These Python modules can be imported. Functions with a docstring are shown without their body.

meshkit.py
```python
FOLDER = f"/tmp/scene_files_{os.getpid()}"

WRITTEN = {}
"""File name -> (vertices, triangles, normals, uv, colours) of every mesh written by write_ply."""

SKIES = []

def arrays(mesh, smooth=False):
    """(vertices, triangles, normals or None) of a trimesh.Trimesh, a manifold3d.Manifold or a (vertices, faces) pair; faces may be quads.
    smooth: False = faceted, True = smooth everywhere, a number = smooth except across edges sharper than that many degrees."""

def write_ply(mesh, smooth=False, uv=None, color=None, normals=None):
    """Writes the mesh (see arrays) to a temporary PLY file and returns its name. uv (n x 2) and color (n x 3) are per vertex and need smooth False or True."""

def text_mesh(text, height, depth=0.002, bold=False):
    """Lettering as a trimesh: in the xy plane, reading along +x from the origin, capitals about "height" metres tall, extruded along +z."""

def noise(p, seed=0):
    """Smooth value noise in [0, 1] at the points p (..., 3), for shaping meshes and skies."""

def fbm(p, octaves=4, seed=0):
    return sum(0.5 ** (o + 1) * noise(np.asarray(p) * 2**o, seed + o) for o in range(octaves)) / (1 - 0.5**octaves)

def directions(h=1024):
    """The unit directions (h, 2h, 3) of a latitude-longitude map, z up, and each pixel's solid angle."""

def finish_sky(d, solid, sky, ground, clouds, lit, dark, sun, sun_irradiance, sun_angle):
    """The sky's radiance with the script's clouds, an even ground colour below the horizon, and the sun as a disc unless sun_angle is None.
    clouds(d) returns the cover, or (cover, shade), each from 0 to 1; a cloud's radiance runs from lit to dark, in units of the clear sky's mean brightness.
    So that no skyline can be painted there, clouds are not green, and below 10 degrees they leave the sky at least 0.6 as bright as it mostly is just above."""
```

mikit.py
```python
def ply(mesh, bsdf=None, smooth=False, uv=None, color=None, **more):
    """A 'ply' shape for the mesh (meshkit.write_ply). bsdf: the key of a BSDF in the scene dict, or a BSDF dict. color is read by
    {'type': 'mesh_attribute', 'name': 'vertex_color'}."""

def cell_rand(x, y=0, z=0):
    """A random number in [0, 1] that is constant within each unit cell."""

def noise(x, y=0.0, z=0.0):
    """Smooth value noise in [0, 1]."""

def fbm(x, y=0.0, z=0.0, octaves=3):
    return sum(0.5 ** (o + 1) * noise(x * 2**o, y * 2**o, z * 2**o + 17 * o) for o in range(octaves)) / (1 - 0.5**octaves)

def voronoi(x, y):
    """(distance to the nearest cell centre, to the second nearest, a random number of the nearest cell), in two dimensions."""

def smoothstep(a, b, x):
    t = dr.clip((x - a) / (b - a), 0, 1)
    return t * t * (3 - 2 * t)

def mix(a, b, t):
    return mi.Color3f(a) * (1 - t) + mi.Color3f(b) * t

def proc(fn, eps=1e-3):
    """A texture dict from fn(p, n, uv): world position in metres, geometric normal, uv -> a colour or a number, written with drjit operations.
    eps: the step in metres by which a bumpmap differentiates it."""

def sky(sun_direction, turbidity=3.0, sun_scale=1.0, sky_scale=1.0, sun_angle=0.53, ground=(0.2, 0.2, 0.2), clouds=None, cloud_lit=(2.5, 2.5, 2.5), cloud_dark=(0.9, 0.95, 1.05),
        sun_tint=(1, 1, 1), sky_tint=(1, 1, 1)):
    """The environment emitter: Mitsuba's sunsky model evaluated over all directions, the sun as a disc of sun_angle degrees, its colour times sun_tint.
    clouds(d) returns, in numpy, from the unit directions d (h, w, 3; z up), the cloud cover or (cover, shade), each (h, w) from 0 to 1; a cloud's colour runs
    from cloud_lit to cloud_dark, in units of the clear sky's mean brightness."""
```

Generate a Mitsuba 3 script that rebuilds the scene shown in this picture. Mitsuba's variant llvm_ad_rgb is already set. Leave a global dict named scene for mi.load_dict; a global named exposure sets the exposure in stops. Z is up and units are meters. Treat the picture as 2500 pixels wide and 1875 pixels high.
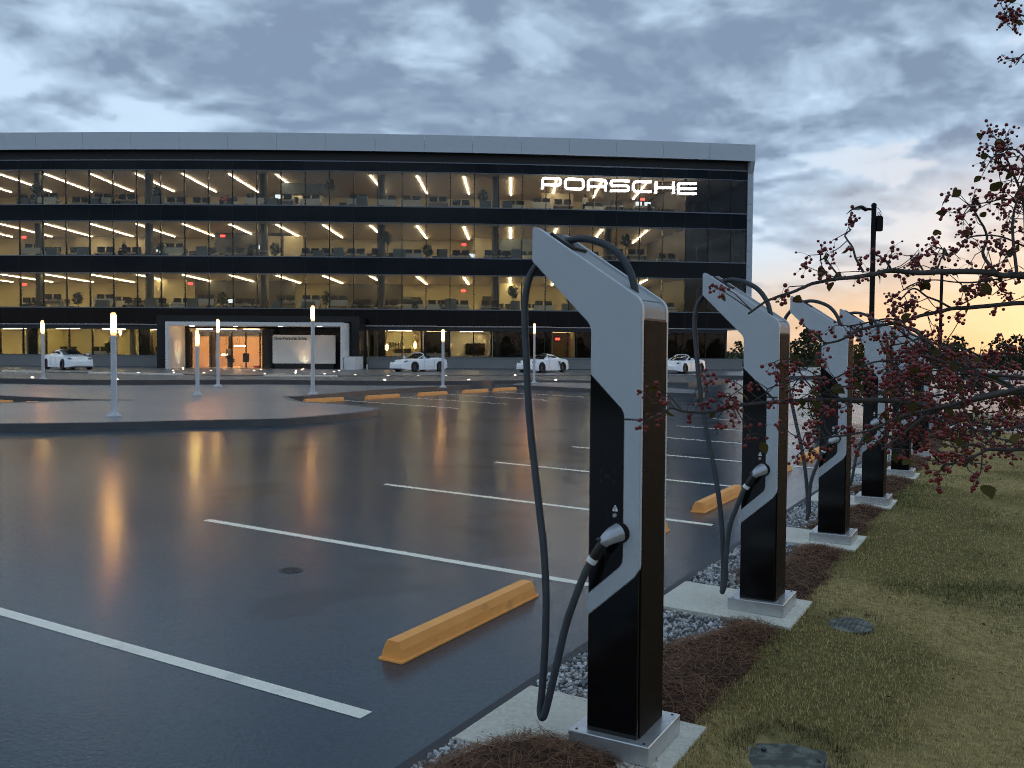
import math, random
import numpy as np, trimesh, manifold3d, mitsuba as mi, drjit as dr
import shapely.geometry as sg, shapely.ops as so
import mikit, meshkit
from manifold3d import Manifold, CrossSection

T = mi.ScalarTransform4f
scene, labels = {}, {}
rng = np.random.default_rng(7)
R = random.Random(11)

# ---------------------------------------------------------------- camera
CAM_H, PITCH, ROLL, FPX = 2.0, math.radians(2.12), math.radians(.373), 2202.5
def cam_dir(a, b):
    a, b = a*math.cos(ROLL)-b*math.sin(ROLL), a*math.sin(ROLL)+b*math.cos(ROLL)
    return np.array([a, math.cos(PITCH)+b*math.sin(PITCH), -math.sin(PITCH)+b*math.cos(PITCH)])
_f, _u = cam_dir(0, 0), cam_dir(0, 1)-cam_dir(0, 0)
scene['camera'] = {'type': 'perspective', 'fov': math.degrees(2*math.atan(1250/FPX)), 'fov_axis': 'x', 'near_clip': .05, 'far_clip': 6000.,
                   'to_world': T().look_at(origin=[0, 0, CAM_H], target=[float(_f[0]), float(_f[1]), CAM_H+float(_f[2])], up=[float(x) for x in _u])}
exposure = 0.12

# ---------------------------------------------------------------- dusk sky, the sun behind the cloud bank at the right
def clouds(d):
    z = np.clip(d[..., 2], 0.0, 1)
    k = 1/(z+0.19)
    x, y = d[..., 0]*k, d[..., 1]*k
    px, py = .97*x+.24*y, -.24*x+.97*y
    q = np.stack([px*2.1+5.3, py*2.5+1.6, z*0+3.7], -1)
    w1 = meshkit.fbm(q*1.4+[7.3, 2.1, 0], 5, 3)-.5
    w2 = meshkit.fbm(q*1.4+[1.3, 9.1, 5], 5, 8)-.5
    q2 = q+np.stack([w1, w2, w1*0], -1)*0.55
    big = meshkit.fbm(q2*0.62+[0.6, .2, 0], 3, 11)
    n = meshkit.fbm(q2*1.7+[3.1, .4, 0], 7, 5)
    f = meshkit.fbm(q2*5.2, 6, 21)
    v = 0.60*n+0.40*big+0.24*(f-.5)
    el = np.degrees(np.arcsin(z))
    sunward = np.clip((d@np.array([.765, .642, .052])-.80)/.16, 0, 1)   # the deck is thin and torn towards the sunset
    c = np.clip((v-0.412)/0.055, 0, 1)
    c = c*c*(3-2*c)
    c = c*(1-.8*sunward**.7*np.clip((11.5-el)/2.5, 0, 1))
    low = np.clip((el-1.6)/5.2, 0, 1)                  # the sky is open under the cloud deck
    low = low*low*(3-2*low)
    veil = 0.62*low*(1-.75*sunward*np.clip((19-el)/8, 0, 1))+0.16
    cover = veil+(0.985-veil)*c*(0.12+0.88*np.clip((el-3.2)/4., 0, 1))*(1-.6*sunward*np.clip((13-el)/4, 0, 1))
    thick = np.clip((v-0.40)/0.20, 0, 1)
    shade = np.clip(0.02+0.34*c+0.56*thick+.85*(f-.5)*(.25+.75*c), 0, 1)
    return cover, shade
_az, _el = math.radians(50), math.radians(3.0)
scene['sky'] = mikit.sky([math.sin(_az)*math.cos(_el), math.cos(_az)*math.cos(_el), math.sin(_el)], turbidity=3.0, sun_scale=0.0, sky_scale=10.5,
                         clouds=clouds, cloud_lit=(3.1, 4.05, 5.0), cloud_dark=(1.0, 1.38, 1.96), sky_tint=(.70, .70, 1.02), ground=(.1, .1, .1))
scene['sky']['sampling_weight'] = 90.0

# ---------------------------------------------------------------- helpers
def PLY(mesh, m, **more): return mikit.ply(mesh, 'bsdf_'+m, **more)
_count, _used = {}, set()
def fresh(name):
    if name not in _used:
        _used.add(name)
        return name
    i = _count.get(name, 0)+1
    _count[name] = i
    k = f'{name}_{i:03d}'
    _used.add(k)
    return k
def thing(name, label, cat, group=None):
    k = fresh(name)
    labels[k] = {'label': label, 'category': cat}
    if group: labels[k]['group'] = group
    return k
def part(parent, name, mesh, mat, smooth=False, kind=None, label=None, **more):
    k = fresh(parent+'__'+name)
    scene[k] = PLY(mesh, mat, smooth=smooth, **more)
    if kind or label:
        labels[k] = {}
        if kind: labels[k]['kind'] = kind
        if label: labels[k]['label'] = label
    return k
def single(name, mesh, mat, label, cat, group=None, smooth=False, **more):
    k = thing(name, label, cat, group)
    scene[k] = PLY(mesh, mat, smooth=smooth, **more)
    return k
def setting(name, mesh, mat, kind='structure', smooth=False, label=None, **more):
    k = fresh(name)
    scene[k] = PLY(mesh, mat, smooth=smooth, **more)
    labels[k] = {'kind': kind, 'label': label or name.replace('_', ' ')}
    return k
def bx(x0, x1, y0, y1, z0, z1):
    m = trimesh.creation.box(extents=[x1-x0, y1-y0, z1-z0])
    m.apply_translation([(x0+x1)/2, (y0+y1)/2, (z0+z1)/2])
    return m
def cbx(x0, x1, y0, y1, z0, z1, c=.01):
    """a box with chamfered edges"""
    pts = []
    for sx in (0, 1):
        for sy in (0, 1):
            for sz in (0, 1):
                for ax in range(3):
                    p = [(x0, x1)[sx], (y0, y1)[sy], (z0, z1)[sz]]
                    for a in range(3):
                        if a != ax: p[a] += c*(1, -1)[(sx, sy, sz)[a]]
                    pts.append(p)
    return tm(Manifold.hull_points(np.array(pts)))
def tm(m):
    q = m.to_mesh()
    return trimesh.Trimesh(q.vert_properties[:, :3], q.tri_verts, process=False)
def cat(ms): return trimesh.util.concatenate(list(ms))
def mf(mesh):
    return Manifold(manifold3d.Mesh(vert_properties=np.asarray(mesh.vertices, np.float32), tri_verts=np.asarray(mesh.faces, np.uint32)))
def moved(mesh, M):
    m = mesh.copy()
    m.apply_transform(M)
    return m
def pose(x, y, z, rz=0., s=1.):
    c, q = math.cos(rz)*s, math.sin(rz)*s
    return np.array([[c, -q, 0, x], [q, c, 0, y], [0, 0, s, z], [0, 0, 0, 1.]])
def spline(pts, n=8):
    p = np.asarray(pts, float)
    if len(p) < 3:
        t = np.linspace(0, 1, n)[:, None]
        return p[0]*(1-t)+p[-1]*t
    q = np.vstack([2*p[0]-p[1], p, 2*p[-1]-p[-2]])
    out = []
    for i in range(1, len(q)-2):
        for t in np.linspace(0, 1, n, endpoint=False):
            a, b, c, d = q[i-1:i+3]
            out.append(.5*((2*b)+(-a+c)*t+(2*a-5*b+4*c-d)*t*t+(-a+3*b-3*c+d)*t**3))
    out.append(p[-1])
    return np.array(out)
def tube(path, r, k=8, caps=True):
    p = np.asarray(path, float)
    n = len(p)
    r = np.broadcast_to(np.asarray(r, float), (n,))
    t = np.gradient(p, axis=0)
    t /= np.linalg.norm(t, axis=1, keepdims=True)+1e-12
    u = np.cross(t[0], [0, 0, 1.] if abs(t[0, 2]) < .9 else [1., 0, 0])
    u /= np.linalg.norm(u)
    V = []
    an = np.arange(k)*2*math.pi/k
    for i in range(n):
        u = u-t[i]*np.dot(u, t[i])
        u /= np.linalg.norm(u)+1e-12
        w = np.cross(t[i], u)
        V.append(p[i]+r[i]*(np.cos(an)[:, None]*u+np.sin(an)[:, None]*w))
    V = np.vstack(V)
    F = []
    for i in range(n-1):
        for j in range(k):
            a, b, c, d = i*k+j, i*k+(j+1) % k, (i+1)*k+(j+1) % k, (i+1)*k+j
            F += [[a, b, c], [a, c, d]]
    if caps:
        V = np.vstack([V, p[0], p[-1]])
        for j in range(k):
            F += [[n*k, (j+1) % k, j], [n*k+1, (n-1)*k+j, (n-1)*k+(j+1) % k]]
    return trimesh.Trimesh(V, np.array(F), process=False)
def lathe(prof, k=16):
    """prof: (r, z) from the bottom to the top, closed on the axis"""
    m = trimesh.creation.revolve(np.array(prof, float), sections=k)
    return m
def prism(poly, d):
    """polygon (shapely or points, in xy) extruded along +z"""
    if not hasattr(poly, 'exterior') and not hasattr(poly, 'geoms'): poly = sg.Polygon(poly)
    g = list(poly.geoms) if hasattr(poly, 'geoms') else [poly]
    return cat(trimesh.creation.extrude_polygon(p, d, engine='earcut') for p in g)
def rounded(pts, r, n=5):
    """polygon with its corners rounded: r one radius or one per corner"""
    P = [np.array(p, float) for p in pts]
    rr = r if hasattr(r, '__len__') else [r]*len(P)
    out = []
    for i, b in enumerate(P):
        a, c = P[i-1], P[(i+1) % len(P)]
        u, v = (a-b), (c-b)
        lu, lv = np.linalg.norm(u), np.linalg.norm(v)
        u, v = u/lu, v/lv
        if rr[i] <= 0:
            out.append(b)
            continue
        ang = math.acos(np.clip(np.dot(u, v), -1, 1))
        d = min(rr[i]/math.tan(ang/2), lu*.45, lv*.45)
        for t in np.linspace(0, 1, n):
            out.append((1-t)**2*(b+u*d)+2*t*(1-t)*b+t*t*(b+v*d))
    return np.array(out)

# ---------------------------------------------------------------- the lie of the land
ROW = math.radians(29.23)
SX, SY = -.0214, .0077
FORE_Z = .36
def land(X, Y):
    X, Y = np.asarray(X, float), np.asarray(Y, float)
    p = SX*np.clip(X, -45, 40)+SY*np.clip(Y, -30, 80)
    w = np.clip((Y-34)/24, 0, 1)
    w = w*w*(3-2*w)
    near = p*(1-w)+FORE_Z*w
    far = np.clip((np.hypot(X+5, Y-25)-75)/120, 0, 1)
    return near-7.0*far*far*(3-2*far)
def row(s, t):
    """s along the row of chargers, t across it to the right"""
    s, t = np.asarray(s, float), np.asarray(t, float)
    return s*math.sin(ROW)+t*math.cos(ROW), s*math.cos(ROW)-t*math.sin(ROW)
def onrow(s, t, h=0.):
    x, y = row(s, t)
    return np.array([float(x), float(y), float(land(x, y))+h])
def drape(poly, h, step=1.0, skirt=0., lift=None):
    """a polygon (XY) triangulated on a grid, laid on the land h above it, with vertical sides going down by skirt"""
    if not hasattr(poly, 'geom_type'): poly = sg.Polygon(poly)
    poly = poly.buffer(0)
    x0, y0, x1, y1 = poly.bounds
    V, F = [], []
    xs, ys = np.arange(math.floor(x0/step), math.ceil(x1/step))*step, np.arange(math.floor(y0/step), math.ceil(y1/step))*step
    pre = __import__('shapely').prepared.prep(poly)
    for x in xs:
        for y in ys:
            c = sg.box(x, y, x+step, y+step)
            if pre.contains(c):
                q = [np.array(c.exterior.coords)[:4]]
                tri = [(q[0], [[0, 1, 2], [0, 2, 3]])]
            elif pre.intersects(c):
                g = poly.intersection(c)
                tri = []
                for p in (g.geoms if hasattr(g, 'geoms') else [g]):
                    if p.geom_type == 'Polygon' and p.area > 1e-7:
                        v, f = trimesh.creation.triangulate_polygon(p, engine='earcut')
                        tri.append((np.array(v), np.array(f)))
            else: continue
            for v, f in tri:
                n = sum(len(a) for a in V)
                V.append(v[:, :2])
                F.append(np.array(f)+n)
    V, F = np.vstack(V), np.vstack(F)
    z = land(V[:, 0], V[:, 1])+h
    if lift is not None: z = z+lift(V[:, 0], V[:, 1])
    a, b, c = V[F[:, 0]], V[F[:, 1]], V[F[:, 2]]
    cr = (b[:, 0]-a[:, 0])*(c[:, 1]-a[:, 1])-(b[:, 1]-a[:, 1])*(c[:, 0]-a[:, 0])
    F = np.where(cr[:, None] < 0, F[:, ::-1], F)
    m = trimesh.Trimesh(np.column_stack([V, z]), F, process=False)
    m.merge_vertices(digits_vertex=5)
    if skirt > 0:
        sk = []
        for ring in [r for g in (poly.geoms if hasattr(poly, 'geoms') else [poly]) for r in (g.exterior, *g.interiors)]:
            L = np.array(ring.segmentize(step).coords)
            z = land(L[:, 0], L[:, 1])+h
            n = len(L)
            v = np.vstack([np.column_stack([L, z]), np.column_stack([L, z-skirt])])
            f = [[i, i+1, n+i+1] for i in range(n-1)]+[[i, n+i+1, n+i] for i in range(n-1)]
            sk.append(trimesh.Trimesh(v, np.array(f), process=False))
        m = cat([m]+sk)
    return m
def rowpoly(pts): return sg.Polygon([tuple(float(c) for c in row(s, t)) for s, t in pts])

# ---------------------------------------------------------------- materials
def mat(name, **k):
    scene['mat_'+name] = k
    return name
def princ(name, color, rough=.5, spec=.5, two=True, bump=None, scale=.002, eps=1e-3, **more):
    if not isinstance(color, dict): color = {'type': 'rgb', 'value': list(color)}
    if not isinstance(rough, dict): rough = float(rough)
    b = {'type': 'principled', 'base_color': color, 'roughness': rough, 'specular': float(spec), **more}
    if bump is not None: b = {'type': 'bumpmap', 'tex': mikit.proc(bump, eps=eps), 'scale': scale, 'bsdf': b}
    if two: b = {'type': 'twosided', 'bsdf': b}
    scene['bsdf_'+name] = b
N, FB, SM, MX, VOR = mikit.noise, mikit.fbm, mikit.smoothstep, mikit.mix, mikit.voronoi

def asphalt_color(p, n, uv):
    a = FB(p.x*.35, p.y*.35, 0, octaves=4)
    b = N(p.x*55, p.y*55, 1.)
    c = N(p.x*160, p.y*160, 3.)
    col = MX((.018, .031, .043), (.032, .049, .065), a)
    col = col*(.66+.36*b+.36*c)
    oil = SM(.66, .80, FB(p.x*.9+4, p.y*.9, 2., octaves=3))
    return col*(1-.35*oil)
def asphalt_rough(p, n, uv):
    a = FB(p.x*.45+9, p.y*.45, 0, octaves=4)
    return .10+.15*a
def asphalt_bump(p, n, uv):
    return FB(p.x*62, p.y*62, 0, octaves=2)+.5*N(p.x*8, p.y*8, 4.)
princ('wet_asphalt', mikit.proc(asphalt_color), mikit.proc(asphalt_rough), .28, bump=asphalt_bump, scale=.0016, eps=3e-3)
def plaza_color(p, n, uv):
    a = FB(p.x*.5, p.y*.5, 0, octaves=4)
    return MX((.098, .113, .130), (.135, .152, .168), a)*(.86+.28*N(p.x*40, p.y*40, 2.))
princ('wet_plaza', mikit.proc(plaza_color), mikit.proc(lambda p, n, uv: .24+.16*FB(p.x*.5, p.y*.5, 5., octaves=3)), .5,
      bump=lambda p, n, uv: FB(p.x*30, p.y*30, 0, octaves=2), scale=.0011, eps=4e-3)
princ('kerb_dark', mikit.proc(lambda p, n, uv: MX((.045, .048, .052), (.075, .078, .082), FB(p.x*3, p.y*3, p.z*3))), .45)
def drive_color(p, n, uv):
    return MX((.055, .058, .062), (.085, .088, .092), FB(p.x*.6, p.y*.6, 0, octaves=4))*(.85+.3*N(p.x*30, p.y*30, 2.))
princ('drive_asphalt', mikit.proc(drive_color), .42)
def fore_color(p, n, uv):
    return MX((.09, .092, .095), (.13, .132, .135), FB(p.x*.6, p.y*.6, 7., octaves=4))*(.85+.3*N(p.x*25, p.y*25, 2.))
princ('forecourt_paving', mikit.proc(fore_color), .32)
def line_color(p, n, uv):
    w = .5*SM(.66, .80, FB(p.x*5, p.y*5, 1., octaves=3))
    return MX((.72, .70, .60), (.45, .45, .41), w)*(.9+.2*N(p.x*120, p.y*120, 0))
princ('line_paint', mikit.proc(line_color), .42)
def yellow_color(p, n, uv):
    a = FB(p.x*6, p.y*6, p.z*6, octaves=4)
    col = MX((.76, .29, .05), (.86, .385, .09), a)
    s = SM(.66, .76, FB(p.x*7+3, p.y*7, p.z*13, octaves=4))
    return MX(col, (.20, .085, .03), s*.3)
princ('stop_paint', mikit.proc(yellow_color), .5, bump=lambda p, n, uv: FB(p.x*40, p.y*40, p.z*40), scale=.002)
def conc_color(p, n, uv):
    a = FB(p.x*2.3, p.y*2.3, p.z*2.3, octaves=4)
    b = N(p.x*60, p.y*60, p.z*60)
    return MX((.46, .44, .365), (.58, .555, .465), a)*(.88+.24*b)
princ('concrete', mikit.proc(conc_color), .75, bump=lambda p, n, uv: FB(p.x*50, p.y*50, p.z*50), scale=.0015)
princ('planter_concrete', mikit.proc(lambda p, n, uv: MX((.15, .152, .15), (.20, .202, .20), FB(p.x*.7, p.y*.7, p.z*1.4, octaves=4))), .7)
princ('white_wall', mikit.proc(lambda p, n, uv: MX((.62, .61, .58), (.70, .69, .66), FB(p.x*.8, p.y*.8, p.z*.8))), .6)
princ('sign_white', (.72, .70, .66), .45)
princ('dark_surround', (.014, .014, .015), .45, .3)
def silver(p, n, uv):
    return MX((.49, .54, .60), (.52, .57, .63), FB(p.x*.4, p.y*.4, p.z*.4))
princ('silver_panel', mikit.proc(silver), .38, .5)
princ('silver_side', (.42, .46, .50), .4)
princ('soffit', (.018, .019, .021), .6)
princ('dark_glass_panel', (.003, .006, .0105), .06, .13)
princ('dark_metal', (.010, .010, .011), .4, .3)
princ('band_metal', (.16, .19, .23), .35, .5, metallic=.3)
scene['bsdf_window_glass'] = {'type': 'thindielectric', 'int_ior': 1.3, 'specular_transmittance': {'type': 'rgb', 'value': [.74, .69, .58]}}
scene['bsdf_clear_glass'] = {'type': 'thindielectric', 'int_ior': 1.5}
princ('ceiling_paint', (.40, .35, .28), .8)
princ('carpet', (.16, .135, .10), .95, .2)
princ('warm_wall', mikit.proc(lambda p, n, uv: MX((.54, .49, .35), (.60, .55, .40), FB(p.x*.5, p.y*.5, p.z*.5))), .8)
princ('column_grey', (.075, .075, .072), .7)
princ('office_white', (.62, .61, .56), .5)
princ('office_grey', (.12, .145, .16), .6)
princ('office_black', (.012, .012, .013), .5)
princ('office_dark', (.045, .042, .04), .6)
princ('timber', mikit.proc(lambda p, n, uv: MX((.52, .38, .26), (.64, .48, .34), FB(p.x*2, p.y*2, p.z*.6))), .5)
princ('plant_green', mikit.proc(lambda p, n, uv: MX((.02, .035, .012), (.06, .085, .03), N(p.x*9, p.y*9, p.z*9))), .6)
princ('white_paint', (.82, .83, .84), .22, .5, clearcoat=1.0, clearcoat_gloss=.95)
princ('dark_paint', (.02, .022, .026), .25, .5, clearcoat=1.0, clearcoat_gloss=.95)
princ('car_glass', (.006, .007, .008), .05, .6)
princ('tyre_rubber', (.012, .012, .012), .75)
princ('rim_metal', (.10, .10, .105), .35, .5, metallic=.7)
princ('lens', (.10, .11, .12), .12, .6)
princ('tail_red', (.25, .01, .01), .2)
princ('lamp_pole_paint', mikit.proc(lambda p, n, uv: MX((.44, .46, .49), (.54, .56, .58), FB(p.x*9, p.y*9, p.z*5))), .45)
princ('black_paint', (.006, .006, .007), .5, .15)
princ('charger_grey', mikit.proc(lambda p, n, uv: MX((.43, .475, .515), (.455, .50, .54), FB(p.x*1.2, p.y*1.2, p.z*1.2))*(.97+.06*N(p.x*400, p.y*400, p.z*400))), .42, .45)
princ('charger_black', (.0035, .0037, .0045), .10, .4)
princ('charger_bronze', mikit.proc(lambda p, n, uv: MX((.011, .0085, .006), (.015, .0115, .0078), FB(p.x*2, p.y*2, p.z*2))), .62, .07)
princ('charger_top', (.26, .285, .30), .5, .3)
princ('aluminium', mikit.proc(lambda p, n, uv: MX((.50, .51, .51), (.66, .67, .67), FB(p.x*22, p.y*22, p.z*22))), .34, .5, metallic=.75)
princ('cable_rubber', mikit.proc(lambda p, n, uv: MX((.028, .034, .041), (.044, .052, .061), N(p.x*40, p.y*40, p.z*12))), .55, .5)
princ('plug_silver', (.42, .44, .47), .32, .5, metallic=.5)
princ('plug_black', (.008, .008, .008), .5)
princ('mark_white', (.72, .73, .74), .5)
princ('mark_grey', (.035, .037, .042), .4)
princ('edging', (.035, .037, .04), .7)
def bark_c(p, n, uv): return MX((.026, .022, .020), (.065, .056, .050), FB(p.x*30, p.y*30, p.z*30))
princ('bark', mikit.proc(bark_c), .8)
princ('berry_red', mikit.proc(lambda p, n, uv: MX((.085, .005, .007), (.23, .017, .013), N(p.x*45, p.y*45, p.z*45))), .35, .5)
scene['bsdf_leaf_dark'] = {'type': 'principledthin', 'base_color': mikit.proc(lambda p, n, uv: MX((.04, .045, .015), (.12, .085, .03), N(p.x*14, p.y*14, p.z*14))), 'roughness': .55, 'diff_trans': .6}
scene['bsdf_leaf_far'] = {'type': 'principledthin', 'base_color': mikit.proc(lambda p, n, uv: MX((.05, .055, .018), (.12, .095, .035), N(p.x*2.2, p.y*2.2, p.z*2.2))), 'roughness': .6, 'diff_trans': .6}
scene['bsdf_leaf_russet'] = {'type': 'principledthin', 'base_color': mikit.proc(lambda p, n, uv: MX((.13, .03, .022), (.17, .085, .04), N(p.x*4, p.y*4, p.z*4))), 'roughness': .6, 'diff_trans': .5}
princ('woods_green', mikit.proc(lambda p, n, uv: MX((.018, .024, .012), (.045, .048, .022), N(p.x*.5, p.y*.5, p.z*.5))), .8, .2)
princ('stone_grey', {'type': 'mesh_attribute', 'name': 'vertex_color'}, .65, .4)
princ('straw_needles', {'type': 'mesh_attribute', 'name': 'vertex_color'}, .7, .3)
scene['bsdf_grass_blades'] = {'type': 'principledthin', 'base_color': {'type': 'mesh_attribute', 'name': 'vertex_color'}, 'roughness': .6, 'diff_trans': .5}
def lawn_color(p, n, uv):
    a = FB(p.x*.55, p.y*.55, 0, octaves=4)
    col = MX((.105, .090, .034), (.25, .195, .085), SM(.28, .52, a))
    return col*(.72+.5*N(p.x*28, p.y*28, 2.))
princ('lawn_soil', mikit.proc(lawn_color), .95, .1, bump=lambda p, n, uv: FB(p.x*30, p.y*30, 0), scale=.012, eps=8e-3)
princ('straw_bed', mikit.proc(lambda p, n, uv: MX((.030, .017, .012), (.070, .040, .028), FB(p.x*24, p.y*24, 0, octaves=3))), .95, .1, bump=lambda p, n, uv: FB(p.x*35, p.y*35, 0), scale=.015, eps=6e-3)
princ('gravel_bed', (.10, .105, .11), .9)
princ('earth', mikit.proc(lambda p, n, uv: MX((.03, .036, .016), (.07, .068, .03), FB(p.x*.03, p.y*.03, 0, octaves=4))), .95, .1)
princ('box_lid', mikit.proc(lambda p, n, uv: MX((.040, .046, .036), (.12, .135, .11), SM(.35, .65, FB(p.x*14, p.y*14, 0, octaves=4)))), .6)
princ('dead_leaf', (.035, .020, .012), .7, .2)
princ('iron', (.022, .022, .024), .5)
def person_mat(n, c): princ('cloth_'+n, c, .8, .2)
for _n, _c in dict(red=(.62, .10, .085), dark=(.02, .02, .024), pale=(.55, .53, .50), grey=(.16, .16, .17), skin=(.42, .25, .18), hair=(.03, .022, .018)).items(): person_mat(_n, _c)
def glow(weight, rgb):
    """an area light; weight: how often the renderer samples it"""
    return {'type': 'area', 'sampling_weight': float(weight), 'radiance': {'type': 'rgb', 'value': list(rgb)}}

# ================================================================ the ground
def earth_mesh():
    rad = np.concatenate([np.linspace(0, 140, 57), np.geomspace(150, 3200, 34)])
    A = np.linspace(0, 2*math.pi, 97)[:-1]
    V = [[-5, 25]]+[[-5+r*math.cos(a), 25+r*math.sin(a)] for r in rad[1:] for a in A]
    V = np.array(V)
    r = np.hypot(V[:, 0]+5, V[:, 1]-25)
    hill = 3.0*np.clip((r-260)/900, 0, 1)*meshkit.noise(np.column_stack([V*.004, V[:, :1]*0]), 3)*2
    z = land(V[:, 0], V[:, 1])-.30+hill
    n, m = len(A), len(rad)-1
    F = [[0, 1+j, 1+(j+1) % n] for j in range(n)]
    for i in range(m-1):
        for j in range(n):
            a, b, c, d = 1+i*n+j, 1+i*n+(j+1) % n, 1+(i+1)*n+(j+1) % n, 1+(i+1)*n+j
            F += [[a, d, c], [a, c, b]]
    return trimesh.Trimesh(np.column_stack([V, z]), np.array(F), process=False)
setting('ground', earth_mesh(), 'earth', smooth=True)

EDGE = -2.45                                    # where the asphalt ends
lot_poly = rowpoly([(-16, EDGE), (34, EDGE), (34, 2), (100, 2), (100, -70), (-16, -70)])
FORE_EDGE = [(-70, 30), (-40, 38.5), (-26, 41.2), (-21.5, 42.2), (-17, 42.9), (-14.4, 43.3), (-12, 44.3), (-8.7, 46.7), (-6.1, 49), (-1.4, 51.9), (4.8, 54.3), (9.6, 55.0), (14.2, 55.6), (24, 56.5), (34, 58), (60, 60)]
fore_edge = spline(FORE_EDGE, 6)
forecourt_poly = sg.Polygon([*map(tuple, fore_edge), (60, 96), (-70, 96)])
site = sg.box(-70, -16, 60, 92)
lot = lot_poly.intersection(site).difference(forecourt_poly.buffer(-.3))
setting('parking_lot', drape(lot, 0.0, 2.0), 'wet_asphalt', smooth=True, label='wet dark asphalt of the parking lot')

# raised plaza with its rounded tongue towards the viewer, bay at the right cut out, pocket bay at the left
tongue = spline([(-26, 14.0), (-18, 14.9), (-13, 16.3), (-10.0, 17.6), (-8.94, 18.1), (-7.9, 18.7), (-6.85, 19.4), (-5.5, 20.2), (-4.96, 20.72), (-4.2, 22.05), (-3.75, 23.1), (-3.55, 24.0), (-3.66, 24.6), (-4.17, 25.1), (-4.97, 25.7), (-5.69, 26.0), (-6.25, 26.4), (-7.0, 28.0)], 6)
bay = [(-6.6, 28.6), (-5.57, 31.7), (-4.38, 34.6), (-2.9, 37.3), (-.95, 40.6)]
isl = [(.0, 40.25), (1.9, 39.4), (3.5, 38.6), (5.6, 37.5), (7.2, 37.0), (8.0, 37.8), (8.2, 39.2), (7.2, 41.2), (5.4, 43.2), (3.0, 44.0), (1.2, 43.6), (.35, 42.4)]
back = [(-.9, 40.3), (-1.6, 39.35), (-2.87, 38.1), (-5.13, 36.7), (-6.83, 36.0), (-9.3, 35.2), (-11.6, 33.6), (-13.4, 32.1), (-15.2, 31.2), (-17.2, 30.8), (-30, 29.6)]
plaza = sg.Polygon([*map(tuple, tongue), *bay, *back]).buffer(0)
pocket = sg.Polygon([(-10.6, 24.9), (-11.4, 24.55), (-14.2, 25.05), (-26, 27.3), (-26, 19.0), (-12.9, 22.75), (-11.5, 24.3)])
plaza = plaza.difference(pocket)
plaza2 = sg.Polygon(spline(isl+[isl[0]], 5)).buffer(0)
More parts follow.
